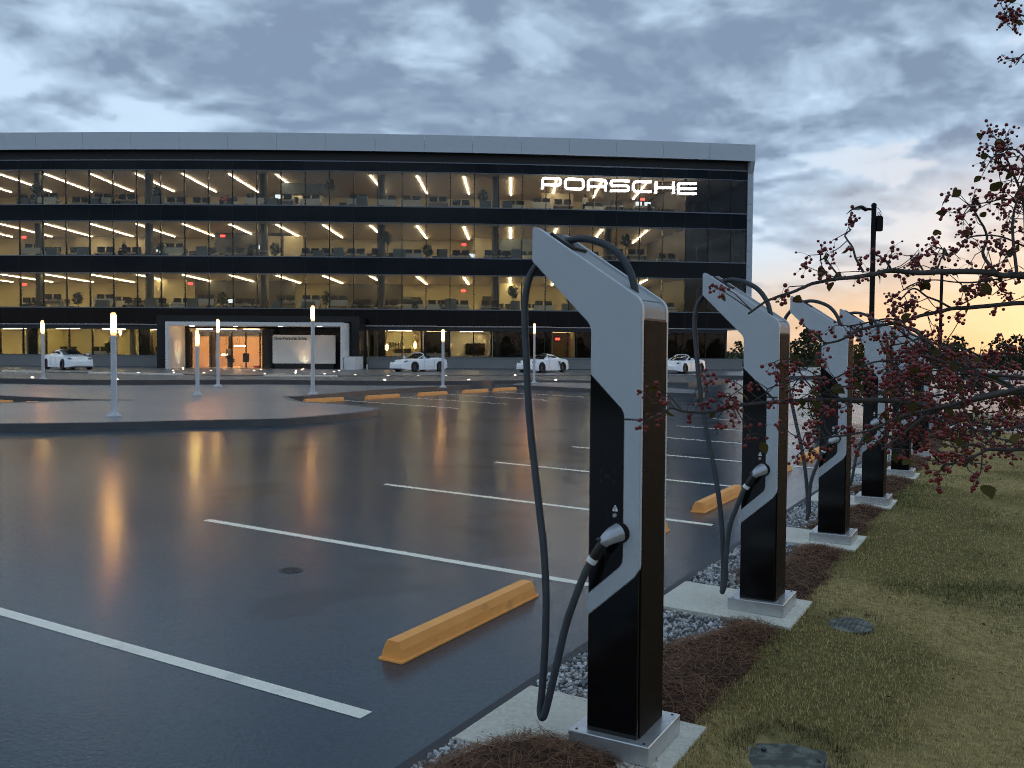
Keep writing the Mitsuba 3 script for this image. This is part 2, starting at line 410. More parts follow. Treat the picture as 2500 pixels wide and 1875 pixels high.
setting('plaza', drape(plaza, .15, 1.0, skirt=.02), 'wet_plaza', smooth=20, label='raised wet concrete plaza with its rounded tongue')
setting('traffic_island', drape(plaza2, .15, 1.0, skirt=.02), 'wet_plaza', smooth=20, label='raised island at the far end of the orange wheel stops')
def kerb_ring(poly, top, width=.16, drop=.2):
    """a kerb round the polygon, its outer face 3 mm proud"""
    ring = poly.buffer(.004).difference(poly.buffer(-width))
    return drape(ring, top, .7, skirt=drop)
k = fresh('plaza__kerb'); scene[k] = PLY(kerb_ring(plaza, .156), 'kerb_dark', smooth=20)
k = fresh('traffic_island__kerb'); scene[k] = PLY(kerb_ring(plaza2, .156), 'kerb_dark', smooth=20)

# drive between the plaza and the forecourt, with a dark kerb towards the plaza
dk = spline([(-40, 30.3), (-30, 30.5), (-17.4, 31.4), (-15.3, 31.8), (-13.5, 32.7), (-11.7, 34.2), (-9.4, 35.8), (-6.85, 36.9), (-5.1, 37.6), (-2.9, 39.0), (-1.6, 40.3), (-1.1, 41.4)], 5)
drive = sg.Polygon([*map(tuple, dk), (-1.3, 43.2), (-.9, 44.5), (3, 46.5), (9, 46.0), (12, 50), (12, 56), *map(tuple, fore_edge[::-1][10:]), (-70, 30)]).buffer(0).difference(forecourt_poly)
setting('drive', drape(drive, .17, 1.5, skirt=.3), 'drive_asphalt', smooth=20, label='grey drive between the plaza and the building forecourt')
dkerb = sg.LineString([tuple(p) for p in dk]).buffer(.14, cap_style=2)
k = fresh('drive__kerb'); scene[k] = PLY(drape(dkerb, .31, .7, skirt=.34), 'kerb_dark', smooth=20)
setting('forecourt', drape(forecourt_poly.intersection(sg.box(-70, 20, 60, 92)), .10+.03, 2.0), 'forecourt_paving', smooth=True, label='grey paved forecourt in front of the office building')
fk = sg.LineString([tuple(p) for p in fore_edge]).buffer(.12, cap_style=2)
k = fresh('forecourt__kerb'); scene[k] = PLY(drape(fk, .20, 1.0, skirt=.3), 'kerb_dark', smooth=20)
for a, b in (((-21.6, 41.4), (-23.2, 41.1)), ((-19.7, 42.05), (-15.6, 42.7)), ((-12.0, 43.85), (-9.0, 46.05))):
    ln = sg.LineString([a, b]).buffer(.2, cap_style=2)
    k = fresh('drive__ramp_marking'); scene[k] = PLY(drape(ln, .235, .5, skirt=.22), 'line_paint', smooth=20)

# painted lines of the stalls
def ribbon(s0, t0, s1, t1, w=.105):
    return drape(rowpoly([(s0-w/2, t0), (s1-w/2, t1), (s1+w/2, t1), (s0+w/2, t0)]), .0025 if s0 < 12 else .004, .5)
LINES = [3.76, 6.86, 10.02, 13.05, 16.06, 19.2, 22.3, 25.45, 28.5, 31.6]
for s in LINES:
    k = fresh('parking_lot__stall_line'); scene[k] = PLY(ribbon(s, -7.62, s, -2.98), 'line_paint')
for s in (22.9, 25.85, 28.85, 31.9):
    k = fresh('parking_lot__stall_line'); scene[k] = PLY(ribbon(s, -19.1, s, -14.65), 'line_paint')
k = fresh('parking_lot__stall_line'); scene[k] = PLY(drape(sg.LineString([(-12.75, 23.5), (-16.5, 23.0)]).buffer(.05, cap_style=2), .004, .5), 'line_paint')

# the edge strip, gravel, straw beds and lawn
k = fresh('parking_lot__edge_strip')
scene[k] = PLY(drape(rowpoly([(-6, EDGE-.035), (33, EDGE-.035), (33, EDGE+.045), (-6, EDGE+.045)]), .012, .5, skirt=.06), 'edging')
CH_S = [3.99, 6.78, 9.75, 12.61, 15.86, 19.32]
CH_T = [-1.80, -1.80, -1.78, -1.755, -1.76, -1.76]
PAD = (-2.44, -1.42)
def straw_side(s):
    """t of the wavy border between gravel and pine straw"""
    w = -1.93+.13*np.sin(s*2.1+.6)+.08*np.sin(s*5.3)
    return np.where(s < 4.02, -2.30+.05*np.sin(s*7)+.12*np.clip((s-3.6)/.4, 0, 1), w)
def lawn_side(s): return -1.45+.03*np.sin(s*2.6)+.02*np.sin(s*7.1)
ss = np.arange(-4, 33.01, .25)
gravel_poly = rowpoly([(s, EDGE+.02) for s in ss]+[(s, float(straw_side(s))+.10) for s in ss[::-1]])
straw_poly = rowpoly([(s, float(straw_side(s))) for s in ss]+[(s, float(lawn_side(s))+.05) for s in ss[::-1]])
def mound(X, Y):
    s = X*math.sin(ROW)+Y*math.cos(ROW)
    t = X*math.cos(ROW)-Y*math.sin(ROW)
    a, b = straw_side(s), lawn_side(s)
    u = np.clip((t-a)/(b-a), 0, 1)
    pad = np.ones_like(s)
    for c in CH_S:
        pad = pad*np.clip((np.abs(s-(c+.15 if c > 4.1 else c+.28))-(.44 if c > 4.1 else .31))/.30, 0, 1)
    heap = .085*np.exp(-((s-3.35)/.55)**2)*np.clip(1-np.abs(t+1.98)/.42, 0, 1)**.6
    return heap*np.clip(u*6, 0, 1)+np.sin(u*math.pi)**.7*(.020+.045*pad+.03*meshkit.noise(np.column_stack([X*2.3, Y*2.3, X*0]), 2)*pad)
setting('gravel_bed', drape(gravel_poly, -.012, .5), 'gravel_bed', smooth=True, label='bed under the grey gravel strip')
straw_key = setting('straw_bed', drape(straw_poly, .0, .12, lift=mound), 'straw_bed', smooth=True, label='brown pine straw bed along the lawn')
lawn_poly = rowpoly([(s, float(lawn_side(s))) for s in ss]+[(33, 40), (-12, 40), (-12, -1.45)])
LID = [(7.02, -1.03, .20, .155, 'oval'), (4.48, -.95, .235, .20, 'square')]
def dips(X, Y):
    s = X*math.sin(ROW)+Y*math.cos(ROW)
    t = X*math.cos(ROW)-Y*math.sin(ROW)
    z = .035*meshkit.fbm(np.column_stack([X*.8, Y*.8, X*0]), 3, 5)-.012
    for a, b, w, h, _ in LID:
        r = np.hypot((s-a)/(w*1.35), (t-b)/(w*1.35))
        z = z-.075*np.clip(1.25-r, 0, 1)
    return z*np.clip((t-lawn_side(s))/.25, 0, 1)
setting('lawn', drape(lawn_poly, .012, .25, lift=dips), 'lawn_soil', smooth=True, label='clipped olive lawn beside the chargers')
k = fresh('lawn__path_end'); scene[k] = PLY(drape(rowpoly([(27.0, -1.9), (28.6, -1.9), (28.6, 9), (27.0, 9)]), .07, .7, skirt=.1), 'concrete')
k = fresh('lawn__kerb'); scene[k] = PLY(drape(rowpoly([(33, -2.5), (33.2, -2.5), (33.2, 30), (33, 30)]), .14, .7, skirt=.2), 'concrete')

# gravel, straw and grass as what they are: many small pieces
def scatter_rows(n, s0, s1, lo, hi, power=1.0):
    u = rng.random(n)
    s = s0+(s1-s0)*u**power
    t = lo(s)+(hi(s)-lo(s))*rng.random(n)
    return s, t
def on_pad(s, t, m=.0):
    o = np.zeros(len(s), bool)
    for c in CH_S: o |= (s > c+(-.27 if c > 4.1 else -.02)+m) & (s < c+.57-m) & (t > PAD[0]-.02) & (t < PAD[1]+.02)
    return o
def stones():
    s, t = scatter_rows(21000, 2.0, 24, lambda s: EDGE+.035+0*s, lambda s: straw_side(s)+.07, 1.75)
    keep = ~on_pad(s, t, .01)
    s, t = s[keep], t[keep]
    base = trimesh.creation.icosahedron()
    v0, f0 = np.array(base.vertices), np.array(base.faces)
    n = len(s)
    x, y = row(s, t)
    rad = (.0065+.0095*rng.random(n)**1.5)*np.clip(.8+s*.035, 1, 1.7)
    z = land(x, y)+rad*.25+.018*rng.random(n)-.004
    sc = .6+.8*rng.random((n, 1, 3))
    jit = .72+.56*rng.random((n, 12, 1))
    q = v0[None]*jit*sc*rad[:, None, None]
    a = rng.random(n)*6.283
    b = rng.normal(0, .5, n)
    q = np.stack([q[..., 0], q[..., 1]*np.cos(b)[:, None]-q[..., 2]*np.sin(b)[:, None], q[..., 1]*np.sin(b)[:, None]+q[..., 2]*np.cos(b)[:, None]], -1)
    q = np.stack([q[..., 0]*np.cos(a)[:, None]-q[..., 1]*np.sin(a)[:, None], q[..., 0]*np.sin(a)[:, None]+q[..., 1]*np.cos(a)[:, None], q[..., 2]], -1)
    V = (q+np.stack([x, y, z], -1)[:, None]).reshape(-1, 3)
    F = (f0[None]+12*np.arange(n)[:, None, None]).reshape(-1, 3)
    g = (.10+.55*rng.random(n)**1.25)[:, None]*np.where(rng.random(n)[:, None] < .3, [[1., .94, .86]], [[.98, 1.0, 1.01]])
    return trimesh.Trimesh(V, F, process=False), np.repeat(g, 12, 0)
m, c = stones()
setting('gravel', m, 'stone_grey', kind='stuff', color=c, label='grey and white crushed gravel between asphalt and straw')
def needles(n, s, t, zf, L, width, lift):
    x, y = row(s, t)
    z = land(x, y)+zf
    a = rng.random(n)*6.283
    pit = rng.normal(.10, .22, n)
    d = np.stack([np.cos(a)*np.cos(pit), np.sin(a)*np.cos(pit), np.sin(pit)], -1)*L[:, None]
    side = np.stack([-np.sin(a), np.cos(a), 0*a], -1)*width[:, None]
    p = np.stack([x, y, z], -1)
    bend = np.stack([0*a, 0*a, lift], -1)
    V = np.stack([p-side-d*.5, p+side-d*.5, p-side+bend, p+side+bend, p+d*.5-bend*.2], 1).reshape(-1, 3)
    f = np.array([[0, 1, 3], [0, 3, 2], [2, 3, 4]])
    return V, (f[None]+5*np.arange(n)[:, None, None]).reshape(-1, 3)
def straw():
    n = 30000
    s, t = scatter_rows(n, 1.6, 22, lambda s: straw_side(s)-.06, lambda s: lawn_side(s)+.04, 2.0)
    spread = rng.random(n) < .985
    keep = (~on_pad(s, t, .05)) | ((rng.random(n) < .012) & (np.abs(s-4.3) < .6))
    s, t = s[keep], t[keep]
    n = len(s)
    x, y = row(s, t)
    zf = mound(x, y)+rng.random(n)*.022+.002
    big = np.clip(.75+s*.07, 1, 2.0)
    V, F = needles(n, s, t, zf, (.08+.10*rng.random(n))*np.sqrt(big), (.0011+.0006*rng.random(n))*big, .012*rng.random(n))
    tone = rng.random(n)[:, None]
    g = (1-tone)*np.array([[.030, .013, .009]])+tone*np.array([[.25, .118, .052]])
    return trimesh.Trimesh(V, F, process=False), np.repeat(g, 5, 0)
m, c = straw()
setting('pine_straw', m, 'straw_needles', kind='stuff', color=c, label='reddish brown pine needles heaped along the chargers')
def blades():
    n = 430000
    u = rng.random(n)
    s = 2.2+27*u**2.4
    t = -1.46+(.35+s*.62)*rng.random(n)*1.0
    keep = (t > lawn_side(s)-.02) & ~on_pad(s, t-.03)
    for a, b, w, h, kind in LID:
        keep &= ~((np.abs(s-a) < w*.88) & (np.abs(t-b) < h*.88)) if kind == 'square' else ~(np.hypot((s-a)/w, (t-b)/h) < .84)
    s, t = s[keep], t[keep]
    n = len(s)
    x, y = row(s, t)
    patch = meshkit.fbm(np.column_stack([x*.55, y*.55, x*0]), 4, 9)
    patch2 = meshkit.fbm(np.column_stack([x*2.1, y*2.1, x*0]), 3, 19)
    near_edge = np.clip((.34-(t-lawn_side(s)))/.30, 0, 1)*.55
    green = np.clip((.41-(patch*.65+patch2*.35))*7+.08, 0, 1)
    green = np.clip(green+near_edge*rng.random(n)*1.3, 0, 1)
    rimb = np.zeros(n)
    for a, b, w, h, _ in LID: rimb = np.maximum(rimb, np.clip(1-np.abs(np.hypot((s-a-.05)/w, (t-b)/h)-1.25)/.33, 0, 1)*np.clip((s-a)/w+.5, 0, 1))
    for a, b, w, h, _ in LID: green = np.maximum(green, np.clip(1.6-np.hypot((s-a)/w, (t-b)/w)*.9, 0, 1)*.9)
    h = (.013+.021*rng.random(n)**1.5)*(1+.45*green)
    h = h*(1+.7*rimb)
    wd = .00115*np.clip(.7+s*.16, 1, 3.4)
    a = rng.random(n)*6.283
    lean = .55*rng.random(n)+.1
    z = land(x, y)+.010+dips(x, y)
    p = np.stack([x, y, z], -1)
    side = np.stack([-np.sin(a), np.cos(a), 0*a], -1)*wd[:, None]
    tip = np.stack([np.cos(a)*lean*h*1.5, np.sin(a)*lean*h*1.5, h], -1)
    V = np.stack([p-side, p+side, p+tip], 1).reshape(-1, 3)
    F = np.arange(3*n).reshape(-1, 3)
    tone = rng.random(n)[:, None]
    dry = (1-tone)*np.array([[.19, .135, .047]])+tone*np.array([[.80, .61, .26]])
    grn = (1-tone)*np.array([[.038, .046, .012]])+tone*np.array([[.125, .130, .036]])
    pick = (rng.random(n) < green)[:, None]
    g = np.where(pick, grn, dry)
    g = np.where((rng.random(n) < rimb*.9)[:, None], np.array([[.045, .030, .014]])*(.6+.8*tone), g)
    return trimesh.Trimesh(V, F, process=False), np.repeat(g, 3, 0)
m, c = blades()
setting('grass', m, 'grass_blades', kind='stuff', color=c, label='short half-dormant grass, straw coloured with green patches')

def dead_leaves():
    n = 130
    s = 2.6+16*rng.random(n)**1.6
    t = -1.4+(.3+s*.55)*rng.random(n)
    x, y = row(s, t)
    p = np.stack([x, y, land(x, y)+dips(x, y)+.030+.012*rng.random(n)], -1)
    a = rng.random(n)*6.283
    u = np.stack([np.cos(a), np.sin(a), rng.normal(0, .25, n)], -1)*(.014+.014*rng.random((n, 1)))
    w = np.stack([-np.sin(a), np.cos(a), rng.normal(0, .35, n)], -1)*(.008+.006*rng.random((n, 1)))
    V = np.stack([p-u, p-u*.2+w+[0, 0, .004], p+u, p-u*.2-w+[0, 0, .006]], 1).reshape(-1, 3)
    F = (np.array([[0, 1, 2], [0, 2, 3]])[None]+4*np.arange(n)[:, None, None]).reshape(-1, 3)
    return trimesh.Trimesh(V, F, process=False)
setting('fallen_leaves', dead_leaves(), 'dead_leaf', kind='stuff', label='small dark fallen leaves scattered over the grass')

# lids in the lawn and the drain cover in the asphalt
def lid_frame(s, t, h):
    x, y = row(s, t)
    return pose(float(x), float(y), float(land(x, y))+h, math.pi/2-ROW)
def oval_lid():
    m = Manifold.cylinder(.03, 1, 1, 40).scale((.20, .155, 1))
    for i in range(-3, 4): m = m-Manifold.cube((.26, .008, .01), True).translate((0, i*.035, .03))
    return tm(m)
single('valve_lid', moved(oval_lid(), lid_frame(7.02, -1.03, -.045)), 'box_lid', 'round grey-green valve lid sunk in the grass, beyond the nearest charger', 'lid', smooth=30)
k = thing('utility_lid', 'square grey-green utility box lid in the grass at the foot of the nearest charger', 'lid')
part(k, 'plate', moved(cbx(-.215, .215, -.18, .18, 0, .03, .008), lid_frame(4.48, -.95, -.045)), 'box_lid')
part(k, 'rim', moved(tm(Manifold.cube((.47, .40, .05), True)-Manifold.cube((.434, .364, .2), True)), lid_frame(4.48, -.95, -.045)), 'planter_concrete')
part(k, 'bolt', moved(trimesh.creation.cylinder(.014, .01, sections=10), lid_frame(4.42, -.83, -.01)), 'iron')
part(k, 'bolt', moved(trimesh.creation.cylinder(.014, .01, sections=10), lid_frame(4.54, -1.07, -.01)), 'iron')
def drain():
    m = Manifold.cylinder(.012, .085, .085, 36)
    for i in range(-3, 4):
        m = m-Manifold.cube((.13 if abs(i) < 3 else .08, .010, .04), True).translate((0, i*.021, .012))
    return tm(m)
k = thing('drain_cover', 'small round black drain cover in the wet asphalt', 'drain cover')
part(k, 'grate', moved(drain(), lid_frame(5.79, -5.41, -.007)), 'iron')
part(k, 'ring', moved(tm(Manifold.cylinder(.010, .105, .105, 36)-Manifold.cylinder(.05, .088, .088, 36).translate((0, 0, -.01))), lid_frame(5.79, -5.41, -.007)), 'iron')

# orange wheel stops
def stop_mesh():
    L = 1.83
    prof = [(-.085, 0), (.085, 0), (.068, .075), (.045, .125), (-.045, .125), (-.068, .075)]
    m = mf(prism(sg.Polygon(prof), L-.04))
    a = np.array([[0, 0, 1, -(L-.04)/2], [1, 0, 0, 0], [0, 1, 0, 0], [0, 0, 0, 1.]])
    body = moved(tm(m), a)
    v = np.array(body.vertices)
    e = np.abs(v[:, 0]) > L/2-.05
    v[:, 0] = np.where(e, np.sign(v[:, 0])*(L/2-.02-.10*v[:, 2]), v[:, 0])
    body.vertices = v
    foot = cbx(-L/2, L/2, -.093, .093, -.004, .018, .006)
    return cat([body, foot])
STOP = stop_mesh()
def wheel_stop(x, y, ang, label, group=None):
    k = thing('wheel_stop', label, 'wheel stop', group)
    M = pose(x, y, float(land(x, y))+.0, ang)
    tilt = np.eye(4)
    g = SX*math.cos(ang)+SY*math.sin(ang)
    tilt[2, 0] = g
    part(k, 'bar', moved(STOP, M@tilt), 'stop_paint')
AN = math.pi/2-ROW
NEAR = {0: 'orange wheel stop nearest the viewer, left of the nearest charger', 1: 'orange wheel stop mostly hidden behind the nearest charger', 2: 'orange wheel stop seen between the nearest and second chargers',
        3: 'orange wheel stop behind the second charger', 4: 'orange wheel stop just left of the third charger', 5: 'orange wheel stop behind the fourth charger'}
for i, s in enumerate((4.47, 7.58, 10.66, 13.75, 16.85, 19.9)):
    x, y = row(s+.915, -3.36)
    wheel_stop(float(x), float(y), AN, NEAR[i])
FARN = ['orange wheel stop of the far bay beside the corner lamp post, leftmost there', 'second orange wheel stop of the far bay from the left', 'middle orange wheel stop of the five in the far bay',
        'fourth orange wheel stop of the far bay from the left', 'fifth orange wheel stop of the far bay, by the island kerb']
for i, s in enumerate((21.85, 24.85, 27.85, 30.85, 33.2)):
    x, y = row(s, -19.0+.02*i)
    wheel_stop(float(x), float(y), AN, FARN[i])
wheel_stop(-14.15, 24.05, -.16, 'orange wheel stop at the very left edge, in the pocket bay')
wheel_stop(-11.95, 23.95, .18, 'orange wheel stop in the pocket bay, right one, half behind the plaza tongue')

# ================================================================ the office building, its facade a shallow arc
ARC_X, ARC_Y, ARC_K = -22., 72.6, .00177
def AY(x): return ARC_Y+ARC_K*(np.asarray(x, float)-ARC_X)**2
def ASL(x): return 2*ARC_K*(x-ARC_X)
def AP(x, off):
    """a point beside the arc: off metres out from the glass, towards the parking lot"""
    x = np.asarray(x, float)
    s = ASL(x)
    l = np.sqrt(1+s*s)
    return np.stack([x+s/l*off, AY(x)-off/l], -1)
def arcbox(x0, x1, o0, o1, z0, z1, n=1):
    xs = np.linspace(x0, x1, n+1)
    a, b = AP(xs, o0), AP(xs, o1)
    m = len(xs)
    V = np.vstack([np.column_stack([q, np.full(m, z)]) for z in (z0, z1) for q in (a, b)])   # a0 b0 a1 b1
    F = []
    for i in range(m-1):
        for p, q in ((0, 1), (1, 3), (3, 2), (2, 0)):
            F += [[p*m+i, q*m+i, q*m+i+1], [p*m+i, q*m+i+1, p*m+i+1]]
    for i, r in ((0, 1), (m-1, -1)):
        f = [[i, 2*m+i, 3*m+i], [i, 3*m+i, m+i]]
        F += f if r > 0 else [x[::-1] for x in f]
    M = trimesh.Trimesh(V, np.array(F), process=False)
    if M.volume < 0: M.invert()
    return M
def arcpose(x, off, z, rz=0.): 
    p = AP(x, off)
    return pose(float(p[0]), float(p[1]), z, math.atan(ASL(x))+rz)
HALL = thing('office_building', 'four storey office building, dark glass front gently curved under a broad silver roof edge', 'building')
ED = [18.1-1.93*i for i in range(40)][::-1]+[19.43]
XL, XR = ED[0], ED[-1]
SILL, HEAD = {4: 13.5, 3: 9.43, 2: 5.28}, {4: 16.27, 3: 12.20, 2: 8.06}
pane_q = lambda x0, x1, z0, z1, off=0.: trimesh.Trimesh(np.array([[*AP(x0, off), z0], [*AP(x1, off), z0], [*AP(x1, off), z1], [*AP(x0, off), z1]]), np.array([[0, 1, 2], [0, 2, 3]]), process=False)
for f in (4, 3, 2):
    for a, b in zip(ED[:-1], ED[1:]):
        part(HALL, 'window_pane', pane_q(a+.03, b-.03, SILL[f]+.03, HEAD[f]-.03), 'window_glass')
for z0, z1 in ((16.27, 17.04), (12.20, 13.5), (8.06, 9.43), (3.92, 5.28)):
    for a, b in zip(ED[:-1], ED[1:]):
        part(HALL, 'spandrel_panel', arcbox(a+.008, b-.008, -.04, .012+.004*R.random(), z0+.03, z1-.03), 'dark_glass_panel')
for x in ED:
    part(HALL, 'mullion', arcbox(x-.028, x+.028, -.16, .045, 3.95, 17.0), 'dark_metal')
for z, o, h in ((17.04, .10, .05), (16.27, .05, .03), (13.5, .10, .055), (12.20, .06, .03), (9.43, .10, .055), (8.06, .06, .03), (5.28, .10, .055), (3.92, .10, .06)):
    part(HALL, 'transom', arcbox(XL, XR+.03, -.2, o, z-h, z+h*.3, 34), 'band_metal')
part(HALL, 'parapet_band', arcbox(XL, XR, -.3, -.05, 17.06, 17.8, 34), 'soffit')
part(HALL, 'soffit', arcbox(XL, XR+.35, -.3, .53, 17.78, 17.86, 34), 'soffit')
fx = np.arange(XR+.44, XL-2, -3.86)
for b, a in zip(fx[:-1], fx[1:]):
    part(HALL, 'fascia_panel', arcbox(a+.009, b-.009, .5, .62, 17.75, 19.10, 2), 'silver_panel')
part(HALL, 'roof_deck', arcbox(XL-2, XR+.44, -15, .49, 18.6, 18.72, 20), 'soffit')
# the white return at the right hand end: a fin down the side and the wedge under the roof edge
wl = [AP(19.50, .05), AP(19.98, .05)]
for z0, z1 in [(3.95+i*1.29, 3.95+(i+1)*1.29) for i in range(10)]:
    part(HALL, 'fin_panel', arcbox(19.50, 19.98, -1.2, .06, z0+.012, z1-.012), 'silver_side')
part(HALL, 'end_wall', arcbox(19.46, 19.52, -15, -.05, 3.95, 17.8), 'soffit')
wedge = Manifold.hull_points(np.array([[*AP(19.50, .04), 16.86], [*AP(19.98, .04), 16.86], [*AP(19.50, .61), 17.75], [*AP(19.87, .61), 17.75], [*AP(19.50, -1.2), 16.86], [*AP(19.98, -1.2), 16.86], [*AP(19.50, -1.2), 17.75], [*AP(19.98, -1.2), 17.75]]))
part(HALL, 'soffit_wedge', tm(wedge), 'silver_side')
# inside: floors, ceilings, back walls
DEEP = {4: -12.5, 3: -11.6, 2: -11.4}
LIT_X = 14.27
for f in (4, 3, 2):
    fl = SILL[f]-.45
    part(HALL, 'floor_slab', arcbox(XL, XR-.05, DEEP[f]-.2, -.17, fl-.12, fl, 20), 'carpet')
    part(HALL, 'ceiling', arcbox(XL, XR-.05, DEEP[f]-.2, -.17, HEAD[f]+.02, HEAD[f]+.12, 20), 'ceiling_paint')
    part(HALL, 'back_wall', arcbox(XL, XR-.05, DEEP[f]-.35, DEEP[f]-.2, fl, HEAD[f]+.02, 20), 'warm_wall')
    part(HALL, 'side_wall', arcbox(XL-.2, XL, DEEP[f], -.2, fl, HEAD[f]+.02), 'warm_wall')
    part(HALL, 'partition', arcbox(LIT_X, LIT_X+.12, DEEP[f], -.25, fl, HEAD[f]+.02), 'office_dark')
    # a long dark core wall and a few room fronts behind the desks
    for a, b, o in {4: ((-21, -17, -9.5),), 3: ((-26.5, -19.5, -7.5), (-41, -34, -10.3), (-3, 1.5, -9)), 2: ((-28.5, -19.3, -8.0), (-33, -28.6, -6.2), (-1.0, 2.0, -8))}[f]:
        part(HALL, 'room_front', arcbox(a, b, o-.15, o, fl, HEAD[f]+.0 if f != 4 else HEAD[f]-.4, 3), 'office_dark' if (f, a) in ((3, -26.5), (2, -28.5)) else 'warm_wall')
for f in (4, 3, 2):
    for i in range(11):
        x = R.uniform(-41, 13)
        w, hh, zz = R.uniform(.5, 1.3), R.uniform(.5, 1.0), SILL[f]-.45+R.uniform(1.0, 1.6)
        part(HALL, 'wall_picture', arcbox(x, x+w, DEEP[f]-.199, DEEP[f]-.16, zz, zz+hh), R.choice(('office_dark', 'office_white', 'office_grey')))
    for i in range(5):
        x = R.uniform(-41, 12)
        part(HALL, 'inner_door', arcbox(x, x+.95, DEEP[f]-.199, DEEP[f]-.15, SILL[f]-.449, SILL[f]+1.65), R.choice(('office_dark', 'timber')))
    for i in range(3 if f < 4 else 1):
        x = R.uniform(-40, 9)
        part(HALL, 'glass_room', arcbox(x, x+R.uniform(2.2, 4.0), -6.9, -6.8, SILL[f]-.45, HEAD[f]-.3, 2), R.choice(('office_dark', 'office_grey', 'warm_wall')))
COLX = (-39.2, -29.9, -20.4, -10.75, -1.3, 8.1)
for f in (4, 3, 2):
    for x in COLX:
        p = AP(x, -1.75)
        c = trimesh.creation.cylinder(.33, HEAD[f]-SILL[f]+.45, sections=20)
        c.apply_translation([p[0], p[1], (HEAD[f]+SILL[f]-.45)/2+.01])
        part(HALL, 'column', c, 'column_grey', smooth=40)
FLOOR = {4: 'top floor', 3: 'third floor', 2: 'second floor', 1: 'ground floor'}
LAMP_L = {4: (25, 22, 17), 3: (28, 24, 16), 2: (34, 28.5, 15.5)}
ORD = 'first second third fourth fifth sixth seventh eighth ninth tenth eleventh twelfth thirteenth fourteenth fifteenth sixteenth seventeenth eighteenth nineteenth twentieth'.split()
def nth(i): return (ORD[i] if i < 20 else 'twenty-'+ORD[i-20])
for f in (4, 3, 2):
    for i in range(-4, 14):
        x = -38.42+3.82*i
        if x > LIT_X: continue
        if f == 4 and i == 6: continue
        y0 = float(AY(x))+1.45
        L = 8.3 if x < 5 else 9.0
        if f == 4 and i in (5, 6, 7): y0, L = y0+3.2*(i == 6), L-3*(i == 6)
        k = thing('ceiling_lamp', f'long white linear ceiling lamp, {nth(i+4-(f == 4 and i > 6))} from the left behind the {FLOOR[f]} glass', 'ceiling lamp', f'linear ceiling lamps of the {FLOOR[f]}')
        z = HEAD[f]-.03
        part(k, 'diffuser', bx(x-.055, x+.055, y0, y0+L*.49, z-.05, z), 'ceiling_paint', emitter=glow(1, LAMP_L[f]))
        part(k, 'diffuser', bx(x-.055, x+.055, y0+L*.505, y0+L, z-.05, z), 'ceiling_paint', emitter=glow(1, LAMP_L[f]))
        part(k, 'housing', bx(x-.07, x+.07, y0-.02, y0+L+.02, z+.002, z+.045), 'office_white')

# desks, cabinets, chairs and plants standing inside
def desk_thing(M, f, kind, label, group):
    k = thing('office_desk', label, 'desk', group)
    h = 1.02 if kind == 'high' else .74
    part(k, 'top', moved(bx(-.85, .85, -.38, .38, h-.035, h), M), 'office_white' if kind != 'dark' else 'office_dark')
    for s in (-.72, .72): part(k, 'leg', moved(bx(s-.035, s+.035, -.3, .3, 0, h-.036), M), 'office_grey')
    part(k, 'screen', moved(bx(-.8, .8, .34, .375, h-.28, h+.20), M), 'office_white')
    for s in (-.40, .36):
        part(k, 'monitor', moved(cat([bx(s-.31, s+.31, .05, .085, h+.14, h+.56), bx(s-.03, s+.03, .05, .08, h, h+.17), bx(s-.12, s+.12, -.02, .14, h, h+.015)]), M), 'office_black')
        if R.random() < .07: part(k, 'lit_screen', moved(bx(s-.27, s+.27, .036, .047, h+.18, h+.50), M), 'office_black', emitter=glow(.05, (1.0, 1.2, 1.45)))
def cabinet_thing(M, h, w, label, group):
    k = thing('filing_cabinet', label, 'cabinet', group)
    part(k, 'body', moved(bx(-w/2, w/2, -.22, .22, 0, h), M), 'office_grey')
    for i in range(3): part(k, 'drawer', moved(bx(-w/2+.02, w/2-.02, -.235, -.221, .05+i*(h-.08)/3, .05+(i+1)*(h-.08)/3-.02), M), 'office_grey')
def chair_thing(M, label, group):
    k = thing('office_chair', label, 'chair', group)
    part(k, 'seat', moved(cbx(-.24, .24, -.23, .23, .46, .54, .03), M), 'office_black')
    part(k, 'backrest', moved(cbx(-.22, .22, .20, .27, .58, 1.12, .03), M), 'office_black')
    part(k, 'stem', moved(tube([[0, 0, .08], [0, 0, .46]], .03, 8), M), 'office_grey')
    part(k, 'base', moved(cat([tube([[0, 0, .09], [.28*math.cos(a), .28*math.sin(a), .05]], .022, 6) for a in np.arange(5)*1.2566]), M), 'office_black')
def leaf_cloud(n, c, r, size, seed):
    g = np.random.default_rng(seed)
    d = g.normal(size=(n, 3))
    d /= np.linalg.norm(d, axis=1, keepdims=True)
    p = d*(g.random((n, 1))**.45)*np.array(r)+np.array(c)
    u = g.normal(size=(n, 3)); u /= np.linalg.norm(u, axis=1, keepdims=True)
    w = np.cross(u, g.normal(size=(n, 3))); w /= np.linalg.norm(w, axis=1, keepdims=True)
    s = size*(.6+.8*g.random((n, 1)))
    V = np.stack([p-u*s, p+w*s*.38, p+u*s, p-w*s*.38], 1).reshape(-1, 3)
    F = (np.array([[0, 1, 2], [0, 2, 3]])[None]+4*np.arange(n)[:, None, None]).reshape(-1, 3)
    return trimesh.Trimesh(V, F, process=False)
def plant_thing(M, h, label, group, seed):
    k = thing('potted_plant', label, 'potted plant', group)
    part(k, 'pot', moved(lathe([(0, 0), (.2, 0), (.26, .5), (.22, .5), (.20, .46), (0, .46)], 14), M), 'office_grey')
    part(k, 'stem', moved(tube([[0, 0, .4], [.03, .02, .4+(h-.4)*.6]], .025, 6), M), 'bark')
    part(k, 'leaves', moved(leaf_cloud(150, (0, 0, h-.35), (.42, .42, .55), .16, seed), M), 'plant_green')
